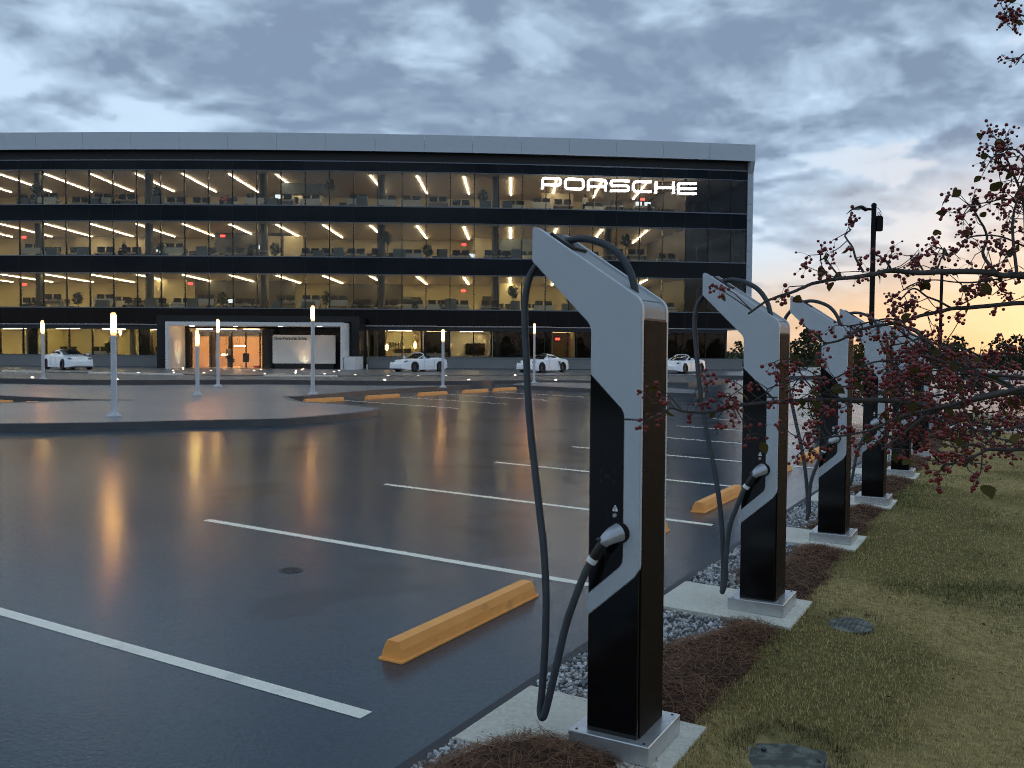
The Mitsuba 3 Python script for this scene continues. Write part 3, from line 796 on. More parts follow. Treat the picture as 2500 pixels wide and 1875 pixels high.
plant_x = {4: (-39.0, -28.9, -14.9, -2.4), 3: (-28.6, -19.3, -10.2, 9.5, -6.9), 2: (-35.6, -23.6, .1, 5.0, -15.2)}
desk_slots = {f: [x for x in (-40.0+2.12*i+R.uniform(-.35, .35) for i in range(26)) if x < 13.3 and all(abs(x-c) > .75 for c in plant_x[f]) and R.random() < .93] for f in (4, 3, 2)}
cab_slots = {4: (-40.0, -34.0, -28.9, -19.4, -12.2, -2.2, -.4), 3: (-37.6, -34.9, -25.3, -15.8, -14.1, -9.2, -5.7, .4, 3.6), 2: (-33.6, -29.3, -26.0, -19.2, -16.6, -5.0, .3, 4.6)}
chair_slots = {4: (-33.3, -23.0, -17.7, 11.6), 3: (-30.6, -21.4, -11.2, -6.3), 2: (-39.9, -31.0, -20.9, -12.2, -7.9, -5.6)}
plant_slots = {4: ((-39.0, 2.3), (-28.9, 1.9), (-14.9, 2.6), (-2.4, 1.95)), 3: ((-28.6, 1.5), (-19.3, 1.45), (-10.2, 2.5), (9.5, 2.6), (-6.9, 1.5)), 2: ((-35.6, 1.5), (-23.6, 1.6), (.1, 2.4), (5.0, 1.9), (-15.2, 1.7))}
for f in (4, 3, 2):
    z = SILL[f]-.45
    for i, x in enumerate(sorted(desk_slots[f])):
        o = -1.35-.5*R.random()
        desk_thing(arcpose(x, o, z, R.choice((0, math.pi))), f, R.choice(('high', 'low', 'high' if f == 4 else 'dark')), f'desk with two dark monitors, {nth(i)} from the left along the {FLOOR[f]} glass', f'office desks of the {FLOOR[f]}')
    for i, x in enumerate(sorted(R.uniform(-39, 13) for _ in range(13))):
        desk_thing(arcpose(x, -4.4-3.2*R.random(), z, R.choice((0, math.pi))), f, R.choice(('high', 'dark')), f'desk deeper inside the {FLOOR[f]} office, {nth(i)} from the left of the inner rows', f'inner office desks of the {FLOOR[f]}')
    for i, x in enumerate(sorted(cab_slots[f])): cabinet_thing(arcpose(x, -.75-.5*R.random(), z), 1.05+.35*R.random(), .75+.3*R.random(), f'grey filing cabinet, {nth(i)} from the left against the {FLOOR[f]} glass', f'filing cabinets of the {FLOOR[f]}')
    for i, x in enumerate(sorted(chair_slots[f])): chair_thing(arcpose(x, -.95, z+.12, R.uniform(0, 6.28)), f'black office chair, {nth(i)} from the left at the {FLOOR[f]} windows', f'office chairs of the {FLOOR[f]}')
    for i, (x, h) in enumerate(sorted(plant_slots[f])): plant_thing(arcpose(x, -1.1, z), h, f'leafy potted plant, {nth(i)} from the left at the {FLOOR[f]} windows', f'potted plants of the {FLOOR[f]}', 50+f*7+i)
def exit_sign(x, off, z, label):
    M = arcpose(x, off, z)
    k = thing('exit_sign', label, 'exit sign')
    part(k, 'plate', moved(bx(-.19, .19, -.02, .02, -.12, .12), M), 'tail_red', emitter=glow(.04, (1.5, .05, .05)))
    t = meshkit.text_mesh('EXIT', .13, .006)
    t.apply_translation(-t.bounds.mean(0))
    t.apply_transform(np.array([[1, 0, 0, 0], [0, 0, 1, -.026], [0, 1, 0, 0], [0, 0, 0, 1.]]))
    part(k, 'lettering', moved(t, M), 'tail_red', emitter=glow(.04, (9, .9, .7)))
for x, off, z, l in ((-41.3, -3.0, 11.25, 'red exit sign at the far left of the third floor'), (-24.6, -4.2, 11.55, 'red exit sign left of the middle of the third floor'), (-3.9, -4.5, 11.05, 'red exit sign of the third floor right of centre'),
                     (-41.3, -3.0, 7.3, 'red exit sign at the far left of the second floor'), (-26.6, -2.0, 7.35, 'red exit sign left of the middle of the second floor'), (-3.9, -4.5, 7.1, 'red exit sign of the second floor right of centre'),
                     (11.3, -2.6, 14.9, 'red exit sign on the top floor below the lit letters')):
    exit_sign(x, off, z, l)
single('wall_screen', arcbox(-19.5, -15.9, -4.1, -4.0, 15.1, 16.0), 'office_grey', 'wide grey board hanging behind the top floor glass', 'board')
part(HALL, 'dark_panel', arcbox(8.5, 14.2, -3.3, -3.2, 13.05, 14.2, 2), 'office_dark')

# illuminated lettering on the top floor
def stroke(pts, w=.165, r=.16, closed=False):
    g = sg.LineString(pts+[pts[0]] if closed else pts).buffer(w/2, cap_style=2, join_style=2, mitre_limit=3)
    return g
def smooth_shape(g, r=.09):
    return g.buffer(-.0).buffer(r, join_style=1).buffer(-2*r if False else -r, join_style=1)
def round_line(pts, r, closed=False):
    P = [np.array(p, float) for p in pts]
    n = len(P)
    out = []
    for i in range(n):
        if not closed and i in (0, n-1):
            out.append(P[i]); continue
        a, b, c = P[i-1], P[i], P[(i+1) % n]
        u, v = (a-b)/np.linalg.norm(a-b), (c-b)/np.linalg.norm(c-b)
        d = min(r, np.linalg.norm(a-b)*.5, np.linalg.norm(c-b)*.5)
        for t in np.linspace(0, 1, 6): out.append((1-t)**2*(b+u*d)+2*t*(1-t)*b+t*t*(b+v*d))
    return out+[out[0]] if closed else out
H_, W_, S_ = .96, 1.62, .165
h = S_/2
def line(pts, r=.28, closed=False): return sg.LineString([tuple(p) for p in round_line(pts, r, closed)]).buffer(S_/2, cap_style=2, join_style=1)
MID = .34
LET = {
 'P': so.unary_union([line([(h, 0), (h, H_-h), (W_-h, H_-h), (W_-h, MID), (h+.02, MID)], .24)]),
 'O': line([(h, h), (h, H_-h), (W_-h, H_-h), (W_-h, h)], .28, True),
 'R': so.unary_union([line([(h, 0), (h, H_-h), (W_-h, H_-h), (W_-h, MID+.02), (h+.02, MID+.02)], .24), line([(W_-.36, MID+.02), (W_-.10, MID+.02), (W_-h-.01, MID-.16), (W_-h-.01, 0)], .14)]),
 'S': line([(W_-.03, H_-h), (h, H_-h), (h, H_/2), (W_-h, H_/2), (W_-h, h), (.03, h)], .20),
 'C': line([(W_-.03, H_-h), (h, H_-h), (h, h), (W_-.03, h)], .28),
 'H': so.unary_union([line([(h, 0), (h, H_)]), line([(W_-h, 0), (W_-h, H_)]), line([(h, H_/2), (W_-h, H_/2)])]),
 'E': so.unary_union([line([(W_-.03, H_-h), (h, H_-h), (h, h), (W_-.03, h)], .16), line([(h, H_/2), (W_-.03, H_/2)])]),
}
SIGN = thing('illuminated_sign', 'white glowing letters of the company sign across the top floor windows', 'sign')
sx = np.linspace(2.25, 13.42, 7)
for ch, x in zip('PORSCHE', sx):
    m = prism(LET[ch], .09)
    v = np.array(m.vertices)
    q = AP(x+v[:, 0], .22+v[:, 2])
    m = trimesh.Trimesh(np.column_stack([q, 15.06-.012*(x-2.2)+v[:, 1]]), m.faces, process=False)
    part(SIGN, 'letter', m, 'office_white', emitter=glow(.5, (7.5, 7.1, 6.8)))
for z in (15.18, 15.86):
    part(SIGN, 'rail', arcbox(2.3, 15.0, .13, .17, z-.02, z+.02, 6), 'dark_metal')

# ---------------------------------------------------------------- ground floor
GX = [x for x in ED if x <= -26.7]+[x for x in ED if -11.5 < x < 17.9]
def ground_panes(a0, a1):
    xs = [a0]+[x for x in ED if a0+.4 < x < a1-.4]+[a1]
    for a, b in zip(xs[:-1], xs[1:]):
        part(HALL, 'window_pane', pane_q(a+.04, b-.04, 1.52, 3.55, -.3), 'window_glass')
    for x in xs: part(HALL, 'ground_mullion', arcbox(x-.04, x+.04, -.42, -.24, 1.45, 3.6), 'dark_metal')
ground_panes(XL, -27.0); ground_panes(-11.75, 17.85)
part(HALL, 'ground_head', arcbox(XL, -27.0, -.45, -.02, 3.55, 3.86, 12), 'office_black')
part(HALL, 'ground_head', arcbox(-11.75, 17.85, -.45, -.02, 3.55, 3.86, 12), 'office_black')
part(HALL, 'ground_end_wall', arcbox(17.85, 18.0, -10, -.2, .3, 3.86), 'soffit')
part(HALL, 'underside', arcbox(XL, XR, -13, -.5, 3.87, 3.95, 20), 'ceiling_paint')
part(HALL, 'ground_floor_slab', arcbox(XL, 17.9, -12, -.2, .35, .47, 20), 'carpet')
for a, b in ((XL, -26.75), (-11.6, 18.6)):
    part(HALL, 'ground_sill_wall', arcbox(a, b if b < 0 else 17.9, -.5, -.2, .3, 1.47, 10), 'soffit')
WALL1 = thing('planter_wall', 'long low grey planter wall left of the white entrance portal', 'wall')
part(WALL1, 'coping', arcbox(XL, -26.9, 1.15, 1.55, 1.36, 1.44, 12), 'planter_concrete'); part(WALL1, 'wall', arcbox(XL, -26.9, 1.2, 1.5, .2, 1.357, 12), 'planter_concrete'); part(WALL1, 'footing', arcbox(XL, -26.9, 1.1, 1.62, .2, .56, 12), 'kerb_dark')
WALL2 = thing('planter_wall', 'long low grey planter wall right of the entrance portal, behind the parked sports cars', 'wall')
part(WALL2, 'coping', arcbox(-11.4, 18.7, 1.15, 1.55, 1.36, 1.44, 12), 'planter_concrete'); part(WALL2, 'wall', arcbox(-11.4, 18.65, 1.2, 1.5, .2, 1.357, 12), 'planter_concrete'); part(WALL2, 'footing', arcbox(-11.4, 18.7, 1.1, 1.62, .2, .56, 12), 'kerb_dark')
part(WALL2, 'step', arcbox(18.72, 24.5, .6, .9, .2, .72, 2), 'planter_concrete')
for x in (-39.2, -29.9, -10.75, -1.3, 8.1):
    p = AP(x, -1.0)
    part(HALL, 'ground_column', bx(p[0]-.42, p[0]+.42, p[1]-.3, p[1]+.3, .47, 3.86), 'office_black')
# rooms of the ground floor: from, to, depth of the back wall, wall material, lamp radiance
ROOMS = [(XL, -39.6, -4.4, 'warm_wall', (95, 72, 32)), (-38.7, -31.0, -4.2, 'warm_wall', (95, 72, 32)), (-30.9, -27.2, -4.0, 'warm_wall', (80, 60, 26)), (-11.7, -11.1, -3.5, 'warm_wall', None),
         (-11.0, -7.4, -3.4, 'warm_wall', (80, 60, 30)), (-7.2, -5.1, -3.4, 'office_dark', (6, 4.5, 2.2)), (-5.0, -1.55, -3.6, 'white_wall', (60, 46, 22)), (-1.4, 3.2, -5, 'office_dark', None), (3.3, 5.2, -5, 'warm_wall', (5, 3.6, 1.6)), (5.3, 17.8, -6, 'office_dark', None)]
for i, (a, b, o, w, L) in enumerate(ROOMS):
    part(HALL, 'room_wall', arcbox(a, b, o-.12, o, .47, 3.86, 2), w)
    part(HALL, 'room_side', arcbox(a, a+.06, o, -.5, .47, 3.86), w)
    part(HALL, 'room_side', arcbox(b-.06, b, o, -.5, .47, 3.86), w)
    part(HALL, 'room_ceiling', arcbox(a+.061, b-.061, o, -.46, 3.62, 3.66, 2), 'ceiling_paint')
    if L:
        n = max(1, int((b-a)/3.2))
        for j in range(n):
            x = a+(j+.5)*(b-a)/n
            GL = globals().get('GL', -1)+1
            k = thing('ceiling_lamp', f'warm ceiling light strip, {nth(GL)} from the left in the ground floor rooms', 'ceiling lamp', 'ceiling lamps of the ground floor')
            part(k, 'diffuser', arcbox(x-.95*min(1, (b-a)/n/2.4), x+.95*min(1, (b-a)/n/2.4), -1.75, -1.6, 3.56, 3.61), 'ceiling_paint', emitter=glow(1.5, L))
def text_on_arc(s, x, off, z, height, depth=.02, bold=False):
    m = meshkit.text_mesh(s, height, depth, bold)
    v = np.array(m.vertices)
    q = AP(x+v[:, 0], off+v[:, 2])
    return trimesh.Trimesh(np.column_stack([q, z+v[:, 1]]), m.faces, process=False)
k = thing('wall_lettering', 'dark company lettering on the lit yellow wall, ground floor right of the entrance', 'sign')
part(k, 'logo', text_on_arc('MHP', -10.28, -3.38, 2.22, .40, bold=True), 'office_black')
part(k, 'bar', arcbox(-10.62, -10.55, -3.39, -3.35, 2.05, 2.72), 'office_black')
part(k, 'subline', text_on_arc('A PORSCHE COMPANY', -10.35, -3.38, 1.9, .105), 'office_black')
k = thing('television', 'big black television in the bright ground floor room', 'television')
part(k, 'screen', arcbox(-3.75, -2.1, -3.3, -3.24, 1.62, 2.58), 'charger_black')
part(k, 'bracket', arcbox(-3.1, -2.75, -3.59, -3.3, 1.9, 2.3), 'office_black')
exit_sign(4.0, -2.2, 3.0, 'red exit sign on the dark right half of the ground floor')
for i, x in enumerate((-36.9, -34.2, -29.6, -9.0, -6.3)):
    desk_thing(arcpose(x, -1.9, .52, math.pi), 1, 'high', f'desk with dark monitors, {nth(i)} from the left in the ground floor rooms', 'ground floor desks')
plant_thing(arcpose(-33.0, -1.2, .5), 1.9, 'leafy potted plant behind the ground floor glass left of the entrance', None, 91)
for i, (x, z) in enumerate(((-38.9, 2.75), (-32.0, 3.3), (-10.2, 2.2), (-7.9, 2.4))):
    k = thing('pendant_lamp', f'small glowing oval pendant, {nth(i)} from the left behind the ground floor glass', 'pendant lamp', 'oval pendants of the ground floor')
    p = AP(x, -.9)
    e = trimesh.creation.icosphere(2, 1.0); e.apply_scale([.12, .12, .28]); e.apply_translation([p[0], p[1], z])
    part(k, 'globe', e, 'office_white', smooth=True, emitter=glow(.3, (9, 6.2, 2.6)))
    part(k, 'cord', tube([[p[0], p[1], z+.27], [p[0], p[1], 3.6]], .008, 5), 'office_black')

# ---------------------------------------------------------------- entrance portal
FZ = .46
PORT = thing('entrance_portal', 'white framed entrance portal with a dark surround and a lit lobby', 'entrance')
part(PORT, 'left_wall', bx(-25.75, -25.5, 67.0, 70.4, .3, 4.0), 'white_wall')
part(PORT, 'beam', bx(-25.497, -12.755, 67.0, 70.4, 3.72, 3.998), 'white_wall')
part(PORT, 'right_wall', bx(-12.752, -12.6, 67.0, 70.4, .3, 4.0), 'white_wall')
part(PORT, 'surround_left', bx(-27.4, -26.2, 69.6, 73.0, .3, 4.55), 'dark_surround')
part(PORT, 'surround_right', bx(-12.4, -11.8, 69.6, 73.0, .3, 4.55), 'dark_surround')
part(PORT, 'surround_top', bx(-26.197, -12.403, 69.6, 73.0, 4.1, 4.547), 'dark_surround')
part(PORT, 'inner_back', bx(-26.19, -12.41, 70.6, 72.6, 3.66, 4.09), 'soffit')
for x in (-24.3, -21.0, -17.6, -14.6): part(PORT, 'downlight', bx(x-.13, x+.13, 68.4, 68.66, 3.70, 3.716), 'office_white', emitter=glow(3, (46, 36, 24)))
part(PORT, 'niche_wall', bx(-26.19, -25.2, 70.5, 70.8, .3, 3.65), 'dark_surround')
part(PORT, 'sign_back', bx(-19.2, -12.45, 71.0, 71.2, .3, 3.65), 'soffit')
tk = thing('portal_block', 'low white block at the right foot of the entrance portal', 'block')
scene[tk] = PLY(bx(-12.55, -11.72, 67.3, 71.0, .3, 1.46), 'white_wall')
SB = thing('entrance_sign', 'white sign wall with the street address beside the lobby doors', 'sign')
for i in range(3): part(SB, 'panel', bx(-18.45, -13.62, 69.5, 69.62, .90+i*.735, .90+(i+1)*.735-.012), 'sign_white')
part(SB, 'plinth', bx(-18.3, -13.75, 69.52, 69.9, .3, .895), 'dark_surround')
part(SB, 'core', bx(-18.4, -13.67, 69.621, 69.9, .9, 3.09), 'sign_white')
def text_flat(s, x, y, z, height, depth=.02, bold=False):
    m = meshkit.text_mesh(s, height, depth, bold)
    v = np.array(m.vertices)
    m = trimesh.Trimesh(np.column_stack([x+v[:, 0], y-v[:, 2], z+v[:, 1]]), m.faces, process=False)
    return m
part(SB, 'lettering', text_flat('One Porsche Drive', -18.3, 69.495, 2.72, .205, .02, True), 'office_black')
# lobby
LOB = PORT
part(LOB, 'lintel', bx(-25.19, -19.45, 70.6, 70.85, 3.30, 3.48), 'white_wall')
part(LOB, 'lobby_wall', bx(-25.2, -19.3, 76.3, 76.45, FZ, 3.6), 'timber')
part(LOB, 'lobby_side', bx(-25.3, -25.2, 70.9, 76.3, FZ, 3.6), 'timber')
part(LOB, 'lobby_side', bx(-19.5, -19.4, 70.9, 76.3, FZ, 3.6), 'timber')
part(LOB, 'lobby_ceiling', bx(-25.19, -19.51, 70.9, 76.3, 3.58, 3.64), 'ceiling_paint')
part(LOB, 'lobby_floor', bx(-25.19, -19.51, 70.6, 76.3, FZ-.05, FZ+.05), 'timber')
part(LOB, 'dark_drum', moved(trimesh.creation.cylinder(.62, 3.1, sections=24), pose(-19.0, 70.9, FZ+1.55)), 'soffit', smooth=40)
part(LOB, 'bulkhead', bx(-25.19, -19.51, 73.0, 73.15, 3.0, 3.57), 'office_grey')
for x in (-25.1, -23.55, -23.05, -21.95, -20.85, -19.75): part(LOB, 'door_frame', bx(x-.045, x+.045, 70.66, 70.76, FZ+.06, 3.3), 'office_black')
for a, b in ((-25.05, -23.6), (-23.5, -23.1), (-23.0, -22.0), (-21.9, -20.9), (-20.8, -19.8)):
    part(LOB, 'door_glass', trimesh.Trimesh(np.array([[a, 70.71, FZ+.06], [b, 70.71, FZ+.06], [b, 70.71, 3.29], [a, 70.71, 3.29]]), np.array([[0, 1, 2], [0, 2, 3]]), process=False), 'clear_glass')
part(LOB, 'inner_pillar', bx(-24.3, -23.85, 72.4, 72.8, FZ+.05, 3.57), 'office_dark')
part(LOB, 'inner_pillar', bx(-23.0, -22.75, 73.2, 73.5, FZ+.05, 3.57), 'office_dark')
for i, x in enumerate((-24.3, -22.4, -20.6)):
    k = thing('lobby_lamp', f'{("left", "middle", "right")[i]} warm ceiling light strip in the entrance lobby', 'ceiling lamp', 'ceiling lamps of the entrance lobby')
    part(k, 'diffuser', bx(x-.6, x+.6, 71.3, 71.42, 3.5, 3.56), 'office_white', emitter=glow(2, (26, 17, 9)))
    part(k, 'diffuser', bx(x-.6, x+.6, 74.6, 74.72, 3.5, 3.56), 'office_white', emitter=glow(2, (26, 17, 9)))
def ring_lamp(x, y, z, r, label):
    k = thing('ring_lamp', label, 'pendant lamp')
    t = trimesh.creation.torus(r, .055, major_sections=28, minor_sections=8)
    part(k, 'ring', moved(t, pose(x, y, z)), 'office_white', smooth=True, emitter=glow(.5, (16, 9.5, 4)))
    for a in (0, 2.09, 4.19): part(k, 'cord', tube([[x+r*math.cos(a), y+r*math.sin(a), z+.05], [x, y, 3.57]], .006, 4), 'office_black')
ring_lamp(-22.3, 74.0, 2.25, .42, 'glowing ring pendant in the lobby, the upper one'); ring_lamp(-23.35, 74.0, 1.52, .42, 'glowing ring pendant in the lobby, the lower one')
k = thing('easel', 'timber A-frame easel standing in the lobby', 'easel')
for a, b in (((-21.35, 72.6), (-21.75, 72.3)), ((-21.35, 72.6), (-20.95, 72.3)), ((-21.35, 72.6), (-21.35, 73.0))):
    part(k, 'leg', tube([[a[0], a[1], 1.75], [b[0], b[1], FZ+.05]], .03, 6), 'timber')
part(k, 'board', moved(bx(-.25, .25, -.02, .02, -.35, .35), pose(-21.35, 72.4, 1.3)), 'office_black')
single('flower_bowl', moved(lathe([(0, 0), (.2, 0), (.34, .16), (.30, .16), (.17, .04), (0, .04)], 16), pose(-20.25, 71.6, FZ+.05)), 'cloth_red', 'red bowl on the lobby floor by the right door', 'bowl', smooth=30)
# lights set in the ground along the walls
def spot(key, o, t, rgb, cut=38, beam=8):
    scene[key] = {'type': 'spot', 'to_world': T().look_at(origin=list(o), target=list(t), up=[1, 0, 0]), 'intensity': {'type': 'rgb', 'value': list(rgb)}, 'sampling_weight': 6.0, 'cutoff_angle': cut, 'beam_width': beam}
def ground_light(x, y, h, label, rgb=(26, 20, 12), lab_group='small lights set in the paving', z=None):
    zz = (float(land(x, y))+h) if z is None else z
    k = thing('paving_light', label, 'paving light', lab_group)
    part(k, 'lens', moved(lathe([(0, 0), (.05, 0), (.05, .03), (.035, .05), (0, .055)], 10), pose(x, y, zz)), 'office_white', smooth=30, emitter=glow(.05, rgb))
    part(k, 'collar', moved(lathe([(.051, 0), (.085, 0), (.085, .02), (.051, .03)], 12), pose(x, y, zz)), 'aluminium')
for i, (x, y) in enumerate(sorted([(-21.4, 46.8), (-20.3, 49.0), (-22.8, 60.7), (-20.1, 53.6), (-23.7, 65.0), (-18.3, 53.6), (-20.5, 61.4), (-17.6, 61.5), (-18.2, 65.4), (-14.7, 53.6), (-14.6, 60.9), (-13.4, 55.8), (-15.1, 64.8), (-11.1, 53.4), (-12.0, 60.8), (-12.3, 64.1), (-9.0, 51.8), (-6.9, 50.3), (-5.3, 51.0), (-3.8, 52.0), (.2, 54.2)], key=lambda q: q[0]/q[1])):
    ground_light(x, y, .13, f'tiny bright light in the forecourt paving, {nth(i)} from the left')
for i, (x, y) in enumerate([(-18.3, 34.4), (-15.2, 34.7), (-5.8, 41.1), (-2.1, 43.8), (2.2, 45.5)]):
    ground_light(x, y, .17, f'tiny bright light in the grey drive, {nth(i)} from the left', lab_group='small lights set in the drive')
ground_light(-25.15, 68.9, .12, 'uplight at the left wall of the entrance portal', (30, 18, 7), None)
ground_light(-16.0, 69.15, .12, 'uplight at the foot of the white sign wall', (30, 18, 7), None)
spot('uplight_beam', (-25.22, 68.9, .56), (-25.50, 68.9, 2.6), (34, 19, 8))
spot('uplight_beam_001', (-16.0, 69.2, .58), (-16.0, 69.5, 2.6), (9, 5.8, 2.9))

# ================================================================ lamp posts on the plaza
def lamp_post(x, y, ztop, label, r=.058, island=.15):
    k = thing('lamp_post', label, 'lamp post')
    z0 = float(land(x, y))+island
    hl = .50
    part(k, 'pole', moved(lathe([(0, 0), (r, 0), (r*.93, ztop-hl-z0), (0, ztop-hl-z0)], 20), pose(x, y, z0+.02)), 'lamp_pole_paint', smooth=40)
    part(k, 'base_flange', moved(lathe([(0, 0), (.16, 0), (.16, .025), (.10, .04), (r+.012, .10), (0, .10)], 20), pose(x, y, z0)), 'lamp_pole_paint', smooth=30)
    for a in (.8, 2.37, 3.94, 5.5): part(k, 'bolt', moved(trimesh.creation.cylinder(.013, .05, sections=6), pose(x+.125*math.cos(a), y+.125*math.sin(a), z0+.04)), 'aluminium')
    foot = [(0, 0), (r*.80, 0), (r*.95, .055), (0, .055)]
    core = [(0, .056), (r*.90, .056), (r*.98, .20), (r*.98, hl-.20), (r*.88, hl-.066), (0, hl-.066)]
    top = [(0, hl-.065), (r*.95, hl-.065), (r*.78, hl-.018), (r*.45, hl), (0, hl)]
    for nm, pr, L in (('lamp_foot', foot, (2.6, .85, .16)), ('lamp_head', core, (56, 20, 4.3)), ('lamp_tip', top, (3.2, 1.15, .24))):
        part(k, nm, moved(lathe(pr, 18), pose(x, y, ztop-hl+.022)), 'office_white', smooth=50, emitter=glow(4 if nm == 'lamp_head' else .1, L))
    part(k, 'collar', moved(lathe([(r*.9, -.02), (r*1.1, -.02), (r*1.1, .02), (r*.9, .02)], 18), pose(x, y, ztop-hl)), 'lamp_pole_paint')
lamp_post(-8.8, 19.93, 2.76, 'thick pale lamp post nearest the viewer, on the tongue of the plaza', .066)
lamp_post(-6.55, 29.65, 3.41, 'tall lamp post at the corner of the far bay, right of the entrance sign', .066)
lamp_post(-17.63, 33.9, 3.0, 'lamp post at the left, in front of the white saloon car', .06)
lamp_post(-9.7, 27.8, 2.55, 'shortest lamp post, in front of the lobby doors', .06)
lamp_post(-10.65, 32.66, 3.05, 'slim lamp post between the shortest one and the tall corner one', .058)
lamp_post(-2.79, 36.4, 2.82, 'lamp post in front of the white open sports car, right of the entrance', .06)
lamp_post(.62, 41.3, 3.85, 'lamp post mostly hidden behind the hanging cable of the nearest charger', .06)
lamp_post(1.05, 43.0, 3.28, 'lamp post on the island, in front of the white coupe', .055)

# ================================================================ the chargers
def ch_pose(s0):
    x, y = row(s0, CH_T[CH_S.index(s0)])
    c, q = math.cos(ROW), math.sin(ROW)
    return np.array([[c, q, 0, float(x)], [-q, c, 0, float(y)], [0, 0, 1, float(land(*row(s0+.15, -1.68)))], [0, 0, 0, 1.]])
def uvprism(poly, v0, v1):
    if not hasattr(poly, 'exterior') and not hasattr(poly, 'geoms'): poly = sg.Polygon(poly)
    m = prism(poly, v1-v0)
    V = np.array(m.vertices)
    m = trimesh.Trimesh(np.column_stack([V[:, 0], v0+V[:, 2], V[:, 1]]), np.array(m.faces)[:, ::-1], process=False)
    return m
OUT = [(-.322, 2.608), (.264, 2.218), (.264, .925), (-.002, .687), (-.002, .796), (.178, .960), (.178, 1.692), (.003, 1.865), (.003, 2.102), (-.322, 2.425)]
PANEL = sg.Polygon(rounded(OUT, [.022, .085, .10, 0, 0, .075, .075, 0, .085, .022], 8))
SEAM = 1.655
def panel_half(v0, v1, outer, lo, hi):
    band = PANEL.intersection(sg.box(-1, lo, 1, hi))
    if band.geom_type != 'Polygon': band = max(band.geoms, key=lambda g: g.area)
    c = .004
    a = uvprism(band, v0+(c if outer < 0 else 0), v1-(c if outer > 0 else 0))
    inner = band.buffer(-c)
    b = uvprism(inner, v0 if outer < 0 else v1-c, v0+c if outer < 0 else v1)
    return cat([a, b])
def seg(a, b, r0, r1, k=12): return tube([a, b], [r0, r1], k)
def charger(i, s0, label, cab):
    k = thing('charging_station', label, 'charging station', None)
    M = ch_pose(s0)
    P = lambda name, mesh, m, sm=False: part(k, name, moved(mesh, M), m, sm)
    for nm, v0, v1, o in (('near', -.004, .030, -1), ('far', .330, .364, 1)):
        P('side_panel', panel_half(v0, v1, o, SEAM+.002, 3), 'charger_grey')
        P('side_frame', panel_half(v0, v1, o, 0, SEAM-.002), 'charger_grey')
    P('body', cbx(.0, .260, .0, .360, .122, 1.9, .004), 'charger_black')
    P('neck', uvprism([(-.305, 2.56), (.25, 2.19), (.25, 1.901), (.012, 1.901), (.012, 2.112), (-.305, 2.43)], .031, .329), 'charger_black')
    d = np.array([.586, -.390]); d /= np.linalg.norm(d); n = np.array([-d[1], d[0]])
    a, b = np.array([-.300, 2.585]), np.array([.235, 2.228])
    strip = [a-n*.03, b-n*.03, b-n*.004, a-n*.004]
    P('top_cover', uvprism(strip, .031, .329), 'charger_top')
    e = [np.array([-.27, 2.565])+n*.0, np.array([-.15, 2.485])+n*.0]
    P('cable_slot', uvprism([e[0]-n*.02, e[1]-n*.02, e[1]+n*.012, e[0]+n*.012], .09, .27), 'office_black')
    P('shoulder_cap', uvprism(rounded([(.20, 2.235), (.262, 2.205), (.262, 2.135), (.20, 2.135)], [0, .05, 0, 0]), .031, .329), 'charger_top')
    P('back_panel', cbx(.2605, .2665, .024, .336, .124, 2.125, .002), 'charger_bronze')
    P('back_gap', bx(.2605, .2625, .031, .329, 2.126, 2.134), 'office_black')
    P('base_plate', cbx(-.078, .338, -.048, .41, .028, .124, .004), 'aluminium')
    for u, v in ((-.045, -.02), (.305, -.02), (-.045, .38), (.305, .38)):
        P('bolt', moved(trimesh.creation.cylinder(.008, .004, sections=8), pose(u, v, .1245)), 'iron')
    # socket, warning triangle, lock, reader mark
    sock = moved(trimesh.creation.cylinder(.052, .012, sections=24), np.array([[1, 0, 0, .163], [0, 0, 1, -.003], [0, -1, 0, 1.112], [0, 0, 0, 1.]]))
    P('socket', sock, 'plug_black', 30)
    tri = uvprism(rounded([(.124, 1.213), (.154, 1.213), (.139, 1.246)], .003, 3), -.006, -.0005)
    tk = P('warning_sign', tri, 'mark_white')
    P('warning_mark', cat([bx(.1374, .1406, -.0075, -.006, 1.222, 1.236), bx(.1374, .1406, -.0075, -.006, 1.2165, 1.2198)]), 'plug_black')
    P('lock', moved(trimesh.creation.cylinder(.0095, .014, sections=14), np.array([[1, 0, 0, .139], [0, 0, 1, -.006], [0, -1, 0, 1.194], [0, 0, 0, 1.]])), 'plug_silver', 30)
    br = []
    for qx in (-1, 1):
        for qz in (-1, 1):
            cx, cz = .098+qx*.036, 1.377+qz*.030
            br += [bx(min(cx, cx-qx*.013), max(cx, cx-qx*.013), -.0025, -.0004, cz-.0012, cz+.0012), bx(cx-.0012, cx+.0012, -.0025, -.0004, min(cz, cz-qz*.013), max(cz, cz-qz*.013))]
    for w in (-.012, -.006, .006, .012): br.append(bx(.098+w-.001, .098+w+.001, -.0025, -.0004, 1.377-abs(w)*.6-.002, 1.377+abs(w)*.6+.002))
    br.append(bx(.0955, .1005, -.0025, -.0004, 1.3745, 1.3795))
    P('reader_mark', cat(br), 'mark_grey')
    P('flap_seam', bx(.0925, .0937, -.0018, -.0002, .905, 1.232), 'mark_grey')
    # the cable: out of the shoulder, over to the tip, through it and down to the plug
    arch = [[.160, .18, 2.205], *[list(p) for p in CABLE_ARCH[::-1]], [-.262, .175, 2.515], [-.30, .165, 2.47]]
    hang = [list(p) for p in cab]
    path = spline(np.array(arch+hang), 7)
    P('cable', tube(path, .0185, 12), 'cable_rubber', 60)
    p0, p1, p2 = np.array(cab[-1]), np.array([.116, -.088, 1.070]), np.array([.168, -.018, 1.118])
    dd = (p1-p0)/np.linalg.norm(p1-p0)
    P('cable_ring', seg(p0-dd*.004, p0+dd*.022, .0245, .0255, 16), 'mark_white', 40)
